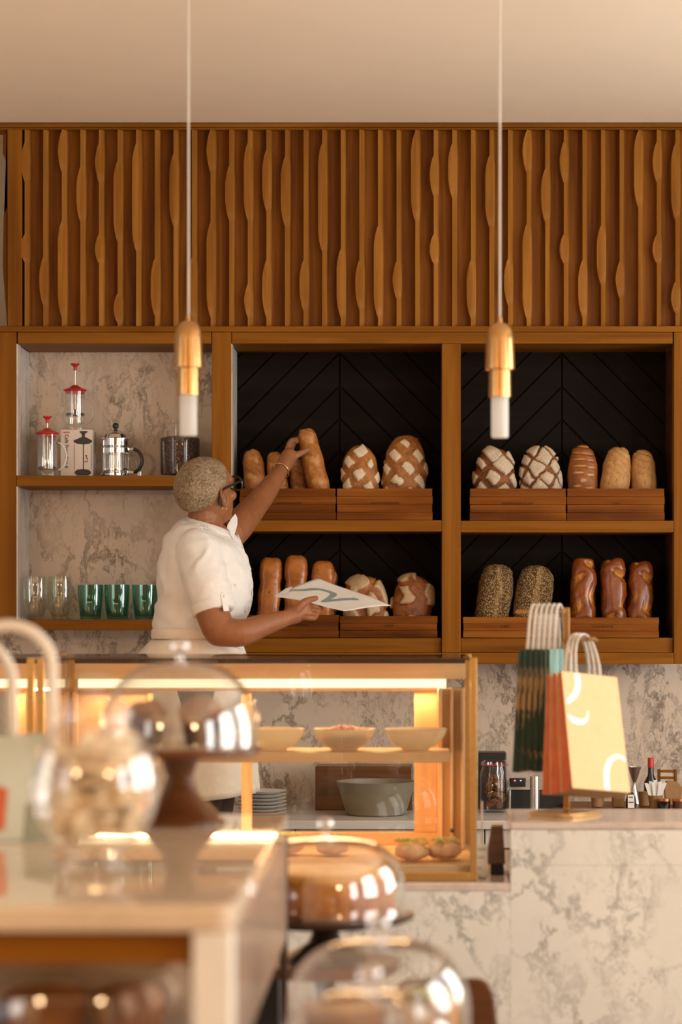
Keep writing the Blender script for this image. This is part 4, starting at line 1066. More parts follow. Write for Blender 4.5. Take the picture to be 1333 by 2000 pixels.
def paper_bag(origin, ang, w, h, g, face, side, label, group, handle_h, splay=0.0, swash=None, hm='rope', roll=0.0, gb=.001):
    """flat folded bag hanging by its handle; local x = width, y = thickness, z down from the handle top"""
    t = thing('paper_bag', label, 'paper bag', origin, group)
    m = Matrix.Translation(origin) @ Matrix.Rotation(ang, 4, 'Z') @ Matrix.Rotation(roll, 4, 'Y') @ Matrix.Rotation(splay, 4, 'X')
    zt_ = -handle_h; hw = w / 2
    MB().prism([(-hw, 0, zt_), (hw, 0, zt_), (hw + .003, -.002, zt_ - h), (-hw - .003, -.002, zt_ - h)], (0, -.0012, 0)).xform(m).build('front_panel', face, t, smooth=False); fpo = kids(t)[-1]
    MB().prism([(-hw, g, zt_), (hw, g, zt_), (hw + .003, g + gb, zt_ - h), (-hw - .003, g + gb, zt_ - h)], (0, .0012, 0)).xform(m).build('rear_panel', face, t, smooth=False)
    for s in (-1, 1):
        gs = MB(); x0 = s * hw; xi = s * (hw - g * .3)
        gs.add([(x0, 0, zt_), (xi, g / 2, zt_), (x0, g, zt_), (x0 + s * .003, -.002, zt_ - h), (xi, (g + gb) / 2, zt_ - h), (x0 + s * .003, g + gb, zt_ - h)], [(0, 1, 4, 3), (1, 2, 5, 4)])
        gs.xform(m).build('gusset', side, t, smooth=False)
    MB().prism([(-hw, -.002, zt_ - h), (hw, -.002, zt_ - h), (hw, g + gb, zt_ - h), (-hw, g + gb, zt_ - h)], (0, 0, -.001)).xform(m).build('bag_bottom', 'kraft', t, smooth=False)
    for y_ in (.0022, g - .0022):
        pts = []
        for i in range(13):
            a = PI * i / 12; pts.append((math.cos(a) * w * .22, y_ * (1 if i in (0, 12) else .6) + (g / 2) * .4 * math.sin(a), zt_ - .02 + (handle_h + .02) * math.sin(a) ** .75))
        MB().tube([m @ Vector(p) for p in pts], .0026, 8).build('handle', hm, t)
    if swash:
        for sw in swash:
            ks = MB(); L = []; Rr = []
            for (u, v, wd, nx, nz) in sw:
                L.append(m @ Vector((-hw + u * w - nx * wd, -.0016 - .002 * v, zt_ - v * h - nz * wd))); Rr.append(m @ Vector((-hw + u * w + nx * wd, -.0016 - .002 * v, zt_ - v * h + nz * wd)))
            ks.grid([L, Rr]); ks.build('printed_swash', 'white_print', fpo, smooth=False)
    return t
def stroke(pts, wd):
    """centre line (u, v) with widths -> swash rows"""
    P2, W2 = spline([(u, v, 0) for u, v in pts], wd, 6); out = []
    for i, p in enumerate(P2):
        a, b = P2[max(i - 1, 0)], P2[min(i + 1, len(P2) - 1)]
        tx, tz = (b.x - a.x) * .115, -(b.y - a.y) * .235; L = math.hypot(tx, tz) or 1
        out.append((p.x, p.y, W2[i], -tz / L, tx / L))
    return out
sw_y = [stroke([(.27, .005), (.27, .10), (.20, .19), (.05, .26), (.02, .265)], [.009, .0095, .0095, .007, .001]),
        stroke([(.02, .37), (.12, .415), (.26, .425), (.37, .39), (.40, .32)], [.001, .009, .0085, .005, .001]),
        stroke([(.60, .995), (.62, .84), (.70, .745), (.82, .70), (.93, .70), (.985, .73)], [.009, .0095, .008, .006, .005, .004])]
yaw_y = R(-14); dirv = Vector((math.sin(-yaw_y) * 0, 0, 0))
ny = Vector((math.sin(yaw_y), -math.cos(yaw_y), 0))     # outward of the front face
top = Vector((X(1150, 6.62), 6.62, Z(1237, 6.62)))
labs = ['yellow paper bag with white swashes and red sides, frontmost on the stand', 'yellow paper bag directly behind the front one, its edge just showing', 'yellow paper bag hanging innermost on its arm, nearest the pole']
for i in range(3):
    paper_bag(Vector((xp, d, Z(1237, d))) + Vector((math.cos(A_yel), math.sin(A_yel), 0)) * (.076 - .0165 * i) + Vector((.006, 0, 0)), R(31), .186, .328, .0145, 'bag_yellow', 'bag_red', labs[i], 'yellow paper bags on the stand', .118, R((-18, -12, -6)[i]), sw_y if i == 0 else None, roll=R(6 - 1.0 * i), gb=(.034, .034, .02)[i])
labs = ['green paper bag at the inner end of its arm, pale teal face showing', 'green paper bag, second from the pole', 'green paper bag, third from the pole', 'green paper bag, fourth from the pole', 'green paper bag, fifth from the pole', 'green paper bag hanging outermost, at the left of the stand']
gd = Vector((math.cos(A_green), math.sin(A_green), 0))
for i in range(6):
    o_ = Vector((xp, d, Z(1180, d))) + gd * (.016 + .0155 * i)
    b = paper_bag(o_, R(62), .15, .33 + .004 * (i % 3), .0108, 'bag_teal' if i < 1 else 'bag_green', 'bag_green', labs[i], 'green paper bags on the stand', .125 + .004 * (i % 2), R(.3 + .5 * i))
# ------------------------------------------------------------------ foreground display table at the left
zT = EYE - .44
xr = -.268; y0, y1 = 3.63, 5.29
t = thing('display_table', 'tall pale topped display table at the front left, under the round jar', 'table', (-.9, y0, 0))
# rounded corner slab
def slab(xa, xb, ya, yb, za, zb_, r=.03):
    pts = []
    for cx, cy, a0 in ((xb - r, ya + r, -90), (xb - r, yb - r, 0), (xa + r, yb - r, 90), (xa + r, ya + r, 180)):
        for i in range(9):
            a = R(a0 + 90 * i / 8); pts.append((cx + r * math.cos(a), cy + r * math.sin(a), za))
    return MB().prism(pts, (0, 0, zb_ - za))
slab(-1.7, xr, y0, y1, zT - .040, zT).build('table_top', 'table_stone', t, .006, 50)
MB().box(-1.66, xr - .064, y0 + .03, y0 + .05, zT - .092, zT - .0405).build('apron', 'teak', t, .002)
MB().box(-1.66, xr - .055, y1 - .05, y1 - .03, zT - .092, zT - .0405).build('apron', 'teak', t, .002)
MB().box(xr - .062, xr - .002, y0 + .005, y0 + .06, .001, zT - .0405).build('leg', 'lit_steel', t, .004)
MB().box(xr - .020, xr - .003, y1 - .020, y1 - .002, .001, zT - .0405).build('leg', 'bronze', t, .002)
MB().box(-1.69, -1.65, y0 + .01, y0 + .05, .001, zT - .0405).build('leg', 'lit_steel', t, .004)
MB().box(-1.69, -1.65, y1 - .05, y1 - .01, .001, zT - .0405).build('leg', 'lit_steel', t, .004)
MB().box(xr - .012, xr - .006, y0 + .062, y1 - .022, zT - .27, zT - .042).build('side_glass', 'hazed_pane', t)
zS = .735
MB().box(-1.64, xr - .06, y0 + .06, y1 - .06, zS - .03, zS).build('lower_shelf', 'teak', t, .003)

def dome_stand(px, pyb, d, r, hd, label, kind, zbase=None, foot_h=.12, plate_r=None, m='walnut', prof='bell', knob=True):
    """wooden cake stand with a glass dome on it; pyb = photo row of the plate"""
    k = d / F; zp = Z(pyb, d) if zbase is None else zbase + foot_h
    zb_ = zp - foot_h; c = (X(px, d), d, zb_); pr = plate_r or r * 1.06
    t = thing('cake_stand', label[0], 'cake stand', c)
    fr_ = min(.095, pr * .55)
    if foot_h > .05:
        MB().lathe([(0, .0006), (fr_, .0006), (fr_, .006), (fr_ * .86, .016), (fr_ * .42, foot_h * .38), (fr_ * .30, foot_h * .62), (fr_ * .42, foot_h * .84), (fr_ * .8, foot_h - .020), (0, foot_h - .020)], c, 48).build('pedestal', m, t, angle=30)
    else:
        MB().lathe([(0, .0006), (pr * .8, .0006), (pr * .84, foot_h - .0202), (0, foot_h - .0202)], c, 48).build('pedestal', m, t, angle=30)
    MB().lathe([(0, foot_h - .0195), (pr * .9, foot_h - .0195), (pr, foot_h - .010), (pr, foot_h - .003), (pr * .985, foot_h), (0, foot_h)], c, 64).build('plate', m, t, angle=30)
    cd = (c[0], c[1], zp + .0008)
    g = thing('glass_dome', label[1], 'glass dome', cd)
    o = []
    if prof == 'bell':
        for i in range(15):
            a = PI / 2 * i / 14; o.append((r * math.sin(a) ** .75 if i else .0, hd * (.12 + .88 * math.cos(a))))
        o.append((r, hd * .06)); o.append((r * 1.005, .004)); o.append((r * 1.02, 0))
    else:
        for i in range(15):
            a = PI / 2 * i / 14; o.append((r * math.sin(a) ** .62 if i else 0.0, hd * (.26 + .74 * math.cos(a) ** .9)))
        o.append((r, hd * .15)); o.append((r * 1.005, .004)); o.append((r * 1.02, 0))
    th = .003
    inn = [(max(0, q[0] - th), q[1] - th if i < 14 else q[1]) for i, q in enumerate(o)]
    inn[-1] = (r * 1.005 - th, 0); 
    MB().lathe(o + list(reversed(inn)), cd, 72).build('dome', 'dome_glass', g, angle=50)
    if knob:
        MB().lathe([(.009, hd + .0005), (.007, hd + .008), (.010, hd + .013), (.019, hd + .022), (.021, hd + .031), (.017, hd + .041), (.008, hd + .046), (0, hd + .047)], cd, 32).build('knob', 'knob_glass', g, angle=60)
    return zp + .0008, c
# tall dome with two dark cakes on the table
zp, c = dome_stand(352, 1457, 5.05, .1665, .178, ('tall walnut cake stand on the display table, under the dome with two dark muffins', 'large glass dome with knob covering two dark muffins, left of centre'), 0, zbase=zT + .0006, foot_h=Z(1457, 5.05) - zT - .0006, plate_r=.172)
def muffin(q, r, h, label, m='muffin', case='muffin_case'):
    t = thing('muffin', label, 'muffin', q, 'muffins under the tall dome')
    MB().lathe([(0, .0006), (r * .72, .0006), (r * .98, h * .52), (r * .94, h * .52), (0, h * .5)], q, 36).build('paper_case', case, t, angle=50)
    mb = MB(); rows = []
    for j in range(13):
        tt = PI * j / 12 - PI / 2; row = []
        for i in range(28):
            p = 2 * PI * i / 28; n = Vector((math.cos(tt) * math.cos(p), math.cos(tt) * math.sin(p), math.sin(tt)))
            row.append(Vector(q) + Vector((n.x * r * 1.1, n.y * r * 1.1, h * .66 + n.z * h * .34)) + n * noise.noise(n * 3 + Vector(q) * 9) * .007)
        rows.append(row)
    mb.grid(rows, True).build('crown', m, t)
muffin((X(285, 5.03), 5.03, zp + .0006), .040, .096, 'dark muffin at the left under the tall glass dome')
muffin((X(393, 5.01), 5.01, zp + .0006), .043, .104, 'dark muffin at the right under the tall glass dome')


# cookie jar
d = 4.1; k = d / F; c = Vector((X(186, d), d, zT + .0006)); S = 1.0
t = thing('cookie_jar', 'round bellied glass jar of pale biscuits in the left foreground', 'jar', c)
Rb = 124 * k
zz = lambda py: (1700 - py) * k + .0  
base = Z(1700, d) - zT
hb = lambda py: max(.001, Z(py, d) - zT)
o = [(0, .001), (.062, .001), (.066, .006), (.050, .018), (.044, .028), (Rb * .62, hb(1650)), (Rb * .9, hb(1600)), (Rb, hb(1535)), (Rb * .93, hb(1480)), (Rb * .74, hb(1435)), (Rb * .56, hb(1412)), (Rb * .53, hb(1400)), (Rb * .58, hb(1392))]
P2, _ = spline([(a, 0, b) for a, b in o[4:]], 0, 4); pr = o[:4] + [(p.x, p.z) for p in P2]
inn = [(max(0.0, a - .004), b + (.006 if b < .03 else 0)) for a, b in pr[5:]]
MB().lathe(pr + list(reversed(inn)) + [(0, .034)], c, 64).build('glass_body', 'dome_glass', t, angle=70)
MB().lathe([(Rb * .62, hb(1391)), (Rb * .64, hb(1386)), (Rb * .5, hb(1374)), (Rb * .25, hb(1362)), (.010, hb(1356)), (.010, hb(1350)), (.022, hb(1340)), (.025, hb(1328)), (.014, hb(1316)), (0, hb(1314))], c, 48).build('lid', 'dome_glass', t, angle=60)
mb = MB()
for i in range(150):
    zq = rnd.uniform(.065, hb(1450)); f = (zq - hb(1535)) / (Rb * 1.05); rm = max(.02, Rb * math.sqrt(max(.05, 1 - f * f)) - .026)
    a = rnd.uniform(0, 2 * PI); rr = math.sqrt(rnd.random()) * rm
    q = cookie(c + Vector((rr * math.cos(a), rr * math.sin(a), zq)), .022, None); mb.add(q.v, q.f)
o = mb.build('pale_biscuits', 'pale_biscuit'); props(o, 'pale round biscuits filling the bellied glass jar', 'biscuits', None, 'stuff')

# paper carrier bag at the left edge
d = 4.62; k = d / F
xa, xb = X(-230, d), X(92, d); zt_ = Z(1440, d)
t = thing('gift_bag', 'pale mint carrier bag with thick cream handles, at the left edge of the photo', 'carrier bag', ((xa + xb) / 2, d + .06, zT + .0006))
w_, dp = (xb - xa) / 2, .050; cx_, cy_ = (xa + xb) / 2, d + .07
rm = Matrix.Translation((cx_, cy_, 0)) @ Matrix.Rotation(R(10), 4, 'Z')
z0 = zT + .0012
MB().prism([(-w_, -dp, z0), (w_, -dp, z0), (w_, -dp, zt_), (-w_, -dp, zt_)], (0, .0015, 0)).xform(rm).build('front_panel', 'mint_paper', t, smooth=False)
MB().prism([(-w_, dp, z0), (w_, dp, z0), (w_, dp, zt_), (-w_, dp, zt_)], (0, .0015, 0)).xform(rm).build('rear_panel', 'mint_paper', t, smooth=False)
for s in (-1, 1): MB().add([(s * w_, -dp, z0), (s * (w_ - .02), 0, z0), (s * w_, dp, z0), (s * w_, -dp, zt_), (s * (w_ - .02), 0, zt_), (s * w_, dp, zt_)], [(0, 1, 4, 3), (1, 2, 5, 4)]).xform(rm).build('gusset', 'mint_dark', t, smooth=False)
MB().prism([(-w_ * .30, -dp - .0006, z0 + .02), (w_ * .40, -dp - .0006, z0 + .02), (w_ * .44, -dp - .0006, z0 + .10), (-w_ * .1, -dp - .0006, z0 + .13)], (0, -.0004, 0)).xform(rm).build('red_print', 'bag_red', t, smooth=False)
MB().prism([(w_ * .62, -dp - .0006, z0 + .002), (w_ * .99, -dp - .0006, z0 + .002), (w_ * .99, -dp - .0006, z0 + .085), (w_ * .66, -dp - .0006, z0 + .07)], (0, -.0004, 0)).xform(rm).build('sage_print', 'mint_dark', t, smooth=False)
for (pa, pb, pt, dd) in ((102, -70, 1222, d + .02), (24, -150, 1250, d + .12)):
    kk = dd / F; pts = [(X(pa, dd), dd, zt_ - .03)]
    xm, rr_ = (X(pa, dd) + X(pb, dd)) / 2, abs(X(pa, dd) - X(pb, dd)) / 2; zq = Z(pt, dd) - rr_ * .95
    for i in range(17):
        a = PI * i / 16; pts.append((xm + rr_ * math.cos(a), dd, zq + rr_ * .95 * math.sin(a)))
    pts.append((X(pb, dd), dd, zt_ - .03))
    MB().tube(pts, .0118, 12, squash=(1, 1)).build('handle', 'handle_cord', t)

# ------------------------------------------------------------------ low round table with three more domes
zL = .66
t = thing('low_table', 'low wooden table hidden under the cake stands in the front centre', 'table', (-.08, 4.17, 0))
slab(-.24, .075, 3.72, 4.62, zL - .03, zL, .03).build('table_top', 'teak', t, .004)
for xa_ in (-.22, .03):
    for ya_ in (3.76, 4.55): MB().box(xa_, xa_ + .03, ya_, ya_ + .03, .001, zL - .0305).build('leg', 'bronze', t, .003)
t = thing('side_table', 'small round walnut side table under the caramel cake stand', 'table', (X(636, 5.50), 5.50, 0))
MB().lathe([(0, zL - .025), (.165, zL - .025), (.17, zL - .015), (.17, zL), (0, zL)], (X(636, 5.50), 5.50, 0), 48).build('table_top', 'walnut', t, angle=30)
MB().lathe([(0, .001), (.15, .001), (.15, .012), (.03, .03), (.022, .1), (.022, zL - .0255), (0, zL - .0255)], (X(636, 5.50), 5.50, 0), 32).build('pedestal', 'bronze', t, angle=30)
zp, c = dome_stand(636, 1783, 5.50, .1835, .172, ('dark walnut cake stand carrying the whole caramel cake', 'round shouldered glass dome over the caramel cake, in front of the lit case'), 0, zbase=zL + .0006, foot_h=Z(1783, 5.50) - zL - .0006, plate_r=.202, m='dark_walnut', prof='round')
q = (c[0], c[1], zp + .0006); t = thing('caramel_cake', 'whole round orange brown cake under the glass dome in front of the lit case', 'cake', q)
MB().lathe([(0, 0), (.156, 0), (.158, .004), (.158, .075), (.155, .079), (0, .079)], q, 64).build('sponge', 'cake_brown', t, .002)
MB().lathe([(0, .0795), (.156, .0795), (.159, .085), (.156, .094), (.140, .098), (.08, .096), (0, .096)], q, 64).build('caramel_top', 'cake_caramel', t, angle=50)
def tart(q, r, h, label, m, top, group=None, name='tart'):
    t = thing(name, label, 'pastry', q, group)
    MB().lathe([(0, .0006), (r * .9, .0006), (r, h * .8), (r * .985, h), (r * .93, h * .93), (0, h * .9)], q, 48).build('crust', m, t, angle=50)
    MB().lathe([(0, h * .905), (r * .92, h * .935), (r * .7, h * 1.12), (0, h * 1.2)], q, 40).build('filling', top, t, angle=60)
zp, c = dome_stand(740, 2055, 4.30, .163, .176, ('cake stand below the photo under the dome with two pastries', 'wide glass dome in the bottom centre, behind the frontmost one'), 0, zbase=zL + .0006, foot_h=.03, plate_r=.172, prof='round')
tart((c[0] - .06, c[1], zp + .0006), .075, .06, 'orange brown pastry at the left under the wide rear dome', 'cake_brown', 'cake_caramel', 'pastries under the wide domes')
tart((c[0] + .085, c[1] - .02, zp + .0006), .06, .08, 'orange pastry with green filling at the right under the wide rear dome', 'cake_caramel', 'shred', 'pastries under the wide domes')
zp, c = dome_stand(722, 2090, 3.94, .150, .146, ('cake stand below the photo under the frontmost dome', 'frontmost glass dome in the bottom centre, its knob in front of the other dome'), 0, zbase=zL + .0006, foot_h=.024, plate_r=.138, prof='round')
tart((c[0] - .055, c[1], zp + .0006), .058, .062, 'glazed orange pastry at the left under the frontmost dome', 'cake_brown', 'cake_caramel', 'pastries under the wide domes')
tart((c[0] + .070, c[1], zp + .0006), .052, .066, 'glazed orange pastry at the right under the frontmost dome', 'cake_brown', 'cake_caramel', 'pastries under the wide domes')
# dome on the lower shelf of the display table
zp, c = dome_stand(148, 2100, 3.98, .192, .155, ('flat cake stand on the lower shelf of the display table', 'glass dome in the bottom left corner, on the lower shelf of the display table'), 0, zbase=zS + .0006, foot_h=.03, plate_r=.197, prof='round')
tart((c[0] - .05, c[1], zp + .0006), .07, .062, 'brown pastry at the left under the bottom left dome', 'cake_brown', 'cake_caramel', 'pastries under the bottom left dome')
tart((c[0] + .085, c[1] + .02, zp + .0006), .062, .06, 'brown pastry at the right under the bottom left dome', 'cake_brown', 'cake_brown', 'pastries under the bottom left dome')

# dark wooden chair by the counter
d = 5.35; zc_ = Z(1912, d); xa, xb = X(770, d), X(966, d)
t = thing('wooden_chair', 'dark wooden chair standing against the marble counter, its rounded back behind the wide dome', 'chair', ((xa + xb) / 2, d, 0))
pts = []
for cx, cz, a0 in ((xb - .04, zc_ - .04, 0), (xa + .04, zc_ - .04, 90)):
    for i in range(9): a = R(a0 + 90 * i / 8); pts.append((cx + .04 * math.cos(a), d, cz + .04 * math.sin(a)))
pts += [(xa, d, .50), (xb + .012, d, .50)]
MB().prism(pts, (0, .022, 0)).build('backrest', 'walnut', t, .006)
MB().box(xa - .02, xb + .03, d + .03, d + .42, .425, .455).build('seat', 'walnut', t, .008)
for x_ in (xa + .01, xb - .03):
    MB().box(x_, x_ + .03, d + .0305, d + .06, .001, .424).build('leg', 'walnut', t, .004); MB().box(x_, x_ + .03, d + .38, d + .41, .001, .424).build('leg', 'walnut', t, .004)
    MB().box(x_, x_ + .028, d + .0005, d + .029, .4255, .499).build('back_support', 'walnut', t, .003)

# black crate behind the display table
d = 5.75; xa, xb = X(474, d), X(546, d)
t = thing('black_crate', 'black crate with a pale wooden rim, standing low behind the tall display table', 'crate', ((xa + xb) / 2, d, 0))
MB().box(xa - .25, xb, d, d + .3, .001, Z(1893, d)).build('crate_body', 'black', t, .003)
MB().box(xa - .252, xb + .002, d - .002, d + .302, Z(1892.5, d), Z(1886, d)).build('rim', 'case_wood_x', t, .001)

# warm globe lamps of the room behind the photographer
for i, (gx, gy, gz) in enumerate(((-2.6, .2, 2.45), (1.9, .2, 2.45))):
    t = thing('globe_lamp', 'large warm glowing globe lamp behind the photographer, %s' % ('towards the left wall' if i == 0 else 'towards the right wall'), 'lamp', (gx, gy, gz - .2))
    MB().ball((gx, gy, gz), .20, 36, 20).build('globe', 'lamp_glow', t)
    MB().lathe([(0, gz + .235), (.03, gz + .235), (.05, gz + .2005), (0, gz + .2005)], (gx, gy, 0), 20).build('cap', 'brass', t)
    MB().lathe([(.004, gz + .236), (.004, CEIL - .002)], (gx, gy, 0), 8).build('cable', 'cable', t)
# ------------------------------------------------------------------ the woman reaching for a baguette
# a low step on the staff platform
zst = .405
t = thing('step_stool', 'low wooden step the woman stands on behind the counter', 'step stool', (X(392, 8.03), 8.03, .121))
sx = X(392, 8.03)
MB().box(sx - .26, sx + .26, 7.80, 8.22, zst - .03, zst).build('step_top', 'teak', t, .003)
for xa_ in (sx - .25, sx + .22):
    for ya_ in (7.81, 8.18): MB().box(xa_, xa_ + .03, ya_, ya_ + .03, .121, zst - .0305).build('leg', 'teak', t, .002)

T0 = 8.03
per = thing('person', 'woman with cropped blond hair and white shirt reaching up for a baguette', 'person', (sx, T0, zst + .0008))
HM = Matrix.Translation(P(404, 963, 8.05)) @ Matrix.Rotation(R(-38), 4, 'Z') @ Matrix.Rotation(R(16), 4, 'X') @ Matrix.Rotation(R(4), 4, 'Y')
HS = 1.03
def H(x, y, z): return HM @ (Vector((x, y, z)) * HS)
body = MB()
def blob(c, r):
    q = MB().ball((0, 0, 0), r, 32, 20)
    q.v = [HM @ ((v + Vector(c)) * HS) for v in q.v]; body.add(q.v, q.f)
blob((0, -.012, .022), (.076, .098, .088)); blob((0, .012, -.03), (.066, .080, .075)); blob((0, .030, -.060), (.054, .060, .056))
blob((0, .075, -.098), (.022, .020, .018)); blob((0, .062, .030), (.058, .034, .040))
blob((0, .098, -.020), (.013, .020, .016)); blob((0, .092, .005), (.009, .012, .026)); blob((.011, .090, -.026), (.009, .010, .008)); blob((-.011, .090, -.026), (.009, .010, .008))
blob((0, .084, -.055), (.023, .012, .006)); blob((0, .083, -.066), (.020, .012, .007))
for s in (-1, 1):
    blob((s * .040, .062, -.022), (.024, .024, .020)); blob((s * .032, .080, .022), (.018, .010, .006))
neck0 = H(0, -.030, -.070)
body.limb([neck0, P(404, 1016, 8.06), P(400, 1050, 8.06)], [.054, .052, .056], 24)
# torso core, hips and legs
ctr = lambda py, l, r: P((l + r) / 2, py, T0)
body.limb([P(398, 1050, 8.05), P(395, 1110, T0), P(392, 1180, T0), P(388, 1240, T0), P(382, 1300, T0)], [.075, .10, .10, .095, .11], 24)
body.limb([P(386, 1068, 7.92), P(400, 1052, 8.05), P(440, 1044, 8.20)], [.046, .05, .046], 20)
zf_ = zst + .001
hipz = Z(1330, T0)
for s, dx in ((-1, .0), (1, .03)):
    hx = sx + dx - .015; hy = T0 + s * .085
    body.limb([(hx, hy, hipz), (hx + .012, hy, hipz * .62 + zf_ * .38), (hx + .01, hy, hipz * .48 + zf_ * .52), (hx - .02, hy, hipz * .25 + zf_ * .75), (hx, hy, zf_ + .085)], [.095, .072, .058, .054, .038], 20)
    body.limb([(hx - .02, hy, zf_ + .035), (hx + .06, hy, zf_ + .040), (hx + .16, hy + s * .01, zf_ + .026)], [.033, .038, .025], 16)
# near (right) arm: hangs down, elbow bent, forearm to the right
SH = P(394, 1082, 7.875); EL = P(428, 1232, 7.80); WR_ = P(560, 1207, 7.90)
body.limb([SH, P(402, 1130, 7.85), P(412, 1185, 7.82), EL], [.062, .060, .056, .052], 24)
body.limb([EL, P(470, 1236, 7.80), P(520, 1219, 7.85), WR_], [.051, .045, .035, .0255], 22)
# near hand under the bag, thumb on top
pal = MB()
body.limb([WR_, P(576, 1201, 7.915), P(593, 1192, 7.935)], [.026, .029, .028], 18)
for i in range(4):
    a, b, c_, e = P(595 - 1.5 * i, 1184 + 7.0 * i, 7.970 - .021 * i), P(612 - 2.5 * i, 1185 + 7.2 * i, 7.974 - .022 * i), P(626 - 3.5 * i, 1188 + 6.2 * i, 7.996 - .021 * i), P(626 - 3.5 * i, 1186 + 5.4 * i, 8.030 - .020 * i)
    body.limb([a, b, c_, e], [.0105, .0096, .0088, .0076], 12)
body.limb([P(580, 1192, 7.90), P(592, 1178, 7.905), P(604, 1172, 7.93), P(618, 1168.5, 7.955)], [.016, .0125, .0112, .0088], 14)
# far (left) arm: stretched up to the loaf
SH2 = P(447, 1046, 8.22); EL2 = P(492, 996, 8.43); WR2 = P(547, 922, 8.640)
body.limb([SH2, P(470, 1022, 8.31), EL2], [.056, .053, .046], 24)
body.limb([EL2, P(520, 961, 8.54), WR2], [.046, .039, .0265], 22)
body.limb([WR2, P(556, 907, 8.664), P(565, 890, 8.690)], [.026, .030, .029], 18)
body.limb([P(566, 898, 8.682), P(578, 890, 8.690), P(590, 884, 8.698), P(604, 877, 8.708)], [.0165, .0135, .0115, .0085], 14)
for i in range(4):
    a = P(561 + 1.5 * i, 888 - 1.0 * i, 8.686 + .020 * i); b = P(563.5 + 3.6 * i, 871 - 1.5 * i, 8.700 + .024 * i); c_ = P(570.5 + 4.5 * i, 859.5 - 1.2 * i, 8.722 + .026 * i); e = P(581 + 4.0 * i, 862.5 + .5 * i, 8.756 + .026 * i)
    body.limb([a, b, c_, e], [.0108, .0098, .0090, .0076], 12)
me = remeshed(body, .0034, 5)
me.transform(Matrix.Translation(-world_loc(per))); me.materials.append(M['skin']); link('body', me, per, Vector((0, 0, 0)), angle=180)

# ears, earrings
for s in (-1, 1):
    e = MB()
    rows = []
    for j in range(9):
        row = []
        for i in range(20):
            a = 2 * PI * i / 20; rr = (1, .93, .80, .70, .60, .5, .35, .2, .02)[j]; off = (0, .006, .008, .006, .003, .002, .001, 0, 0)[j]
            row.append(H(s * (.0745 + off + .006 * max(0, -math.sin(a) * 0 - math.cos(a))), -.008 - .004 * math.sin(a) + math.cos(a) * .018 * rr, -.012 + math.sin(a) * .033 * rr * (1 if math.sin(a) > 0 else .95)))
        rows.append(row)
    e.grid(rows, True); e.build('ear', 'skin', per, angle=180)
    MB().ball(H(s * .0815, -.006, -.047), .0032, 10, 7).build('earring', 'gold', per)
    MB().ball(H(s * .079, -.022, -.042), .0026, 10, 7).build('earring', 'gold', per)
# cropped hair: a cap following the skull
hr = MB(); rows = []; nu_, nv_ = 120, 70
rad = [(.076, .098, .088, 0, -.012, .022), (.066, .080, .075, 0, .012, -.03)]
def skull_r(n):
    best = 0
    for a, b, c_, x0, y0_, z0_ in rad:
        o_ = Vector((0, -.005, 0)) - Vector((x0, y0_, z0_)); A = (n.x / a) ** 2 + (n.y / b) ** 2 + (n.z / c_) ** 2
        B = 2 * (o_.x * n.x / a ** 2 + o_.y * n.y / b ** 2 + o_.z * n.z / c_ ** 2); Cc = (o_.x / a) ** 2 + (o_.y / b) ** 2 + (o_.z / c_) ** 2 - 1
        D_ = B * B - 4 * A * Cc
        if D_ >= 0: best = max(best, (-B + math.sqrt(D_)) / (2 * A))
    return best
for j in range(nv_ + 1):
    th = PI * .80 * j / nv_; row = []
    for i in range(nu_):
        p = 2 * PI * i / nu_; n = Vector((math.sin(th) * math.cos(p), math.sin(th) * math.sin(p), math.cos(th)))
        r_ = skull_r(n); q = n * r_ + Vector((0, -.005, 0))
        line = .012 + .72 * q.y + .35 * max(0, q.y - .02) + (.030 if abs(q.x) > .055 and -.035 < q.y < .02 else 0) * 0
        line = max(line, -.088)
        ear = smoothstep(.045, .02, math.hypot(q.y + .004, (q.z + .012) * .8)) if abs(q.x) > .04 else 0
        th_ = .0105 * smoothstep(line - .004, line + .020, q.z) * (1 - ear) - .006 * (1 - smoothstep(line - .012, line, q.z)) - .006 * ear
        row.append(H(*(q + n * (th_ + noise.noise(q * 260) * .0010))))
    rows.append(row)
hr.grid(rows, True); hr.build('cropped_hair', 'hair', per, angle=180)
# glasses
g = MB()
for s in (-1, 1):
    P2, _ = spline([H(s * .0800, -.034, -.030), H(s * .0815, -.022, .002), H(s * .081, -.008, .016), H(s * .0785, .045, .020), H(s * .072, .100, .022)], 0, 5)
    g.tube(P2, [.0040] * 3 + [.0036] * (len(P2) - 3), 8, squash=(1.25, .7))
g.build('temples', 'black', per)
rim = MB()
for s in (-1, 1):
    pts = []
    for i in range(28):
        a = 2 * PI * i / 28; pts.append(H(s * .036 + .030 * math.copysign(abs(math.cos(a)) ** .8, math.cos(a)), .108 - .006 * abs(math.cos(a)), .008 + .023 * math.copysign(abs(math.sin(a)) ** .8, math.sin(a))))
    rim.tube(pts, .0034, 8, closed=True)
rim.tube([H(-.008, .110, .014), H(0, .112, .016), H(.008, .110, .014)], .003, 8)
rim.build('glasses_front', 'tortoise', per)

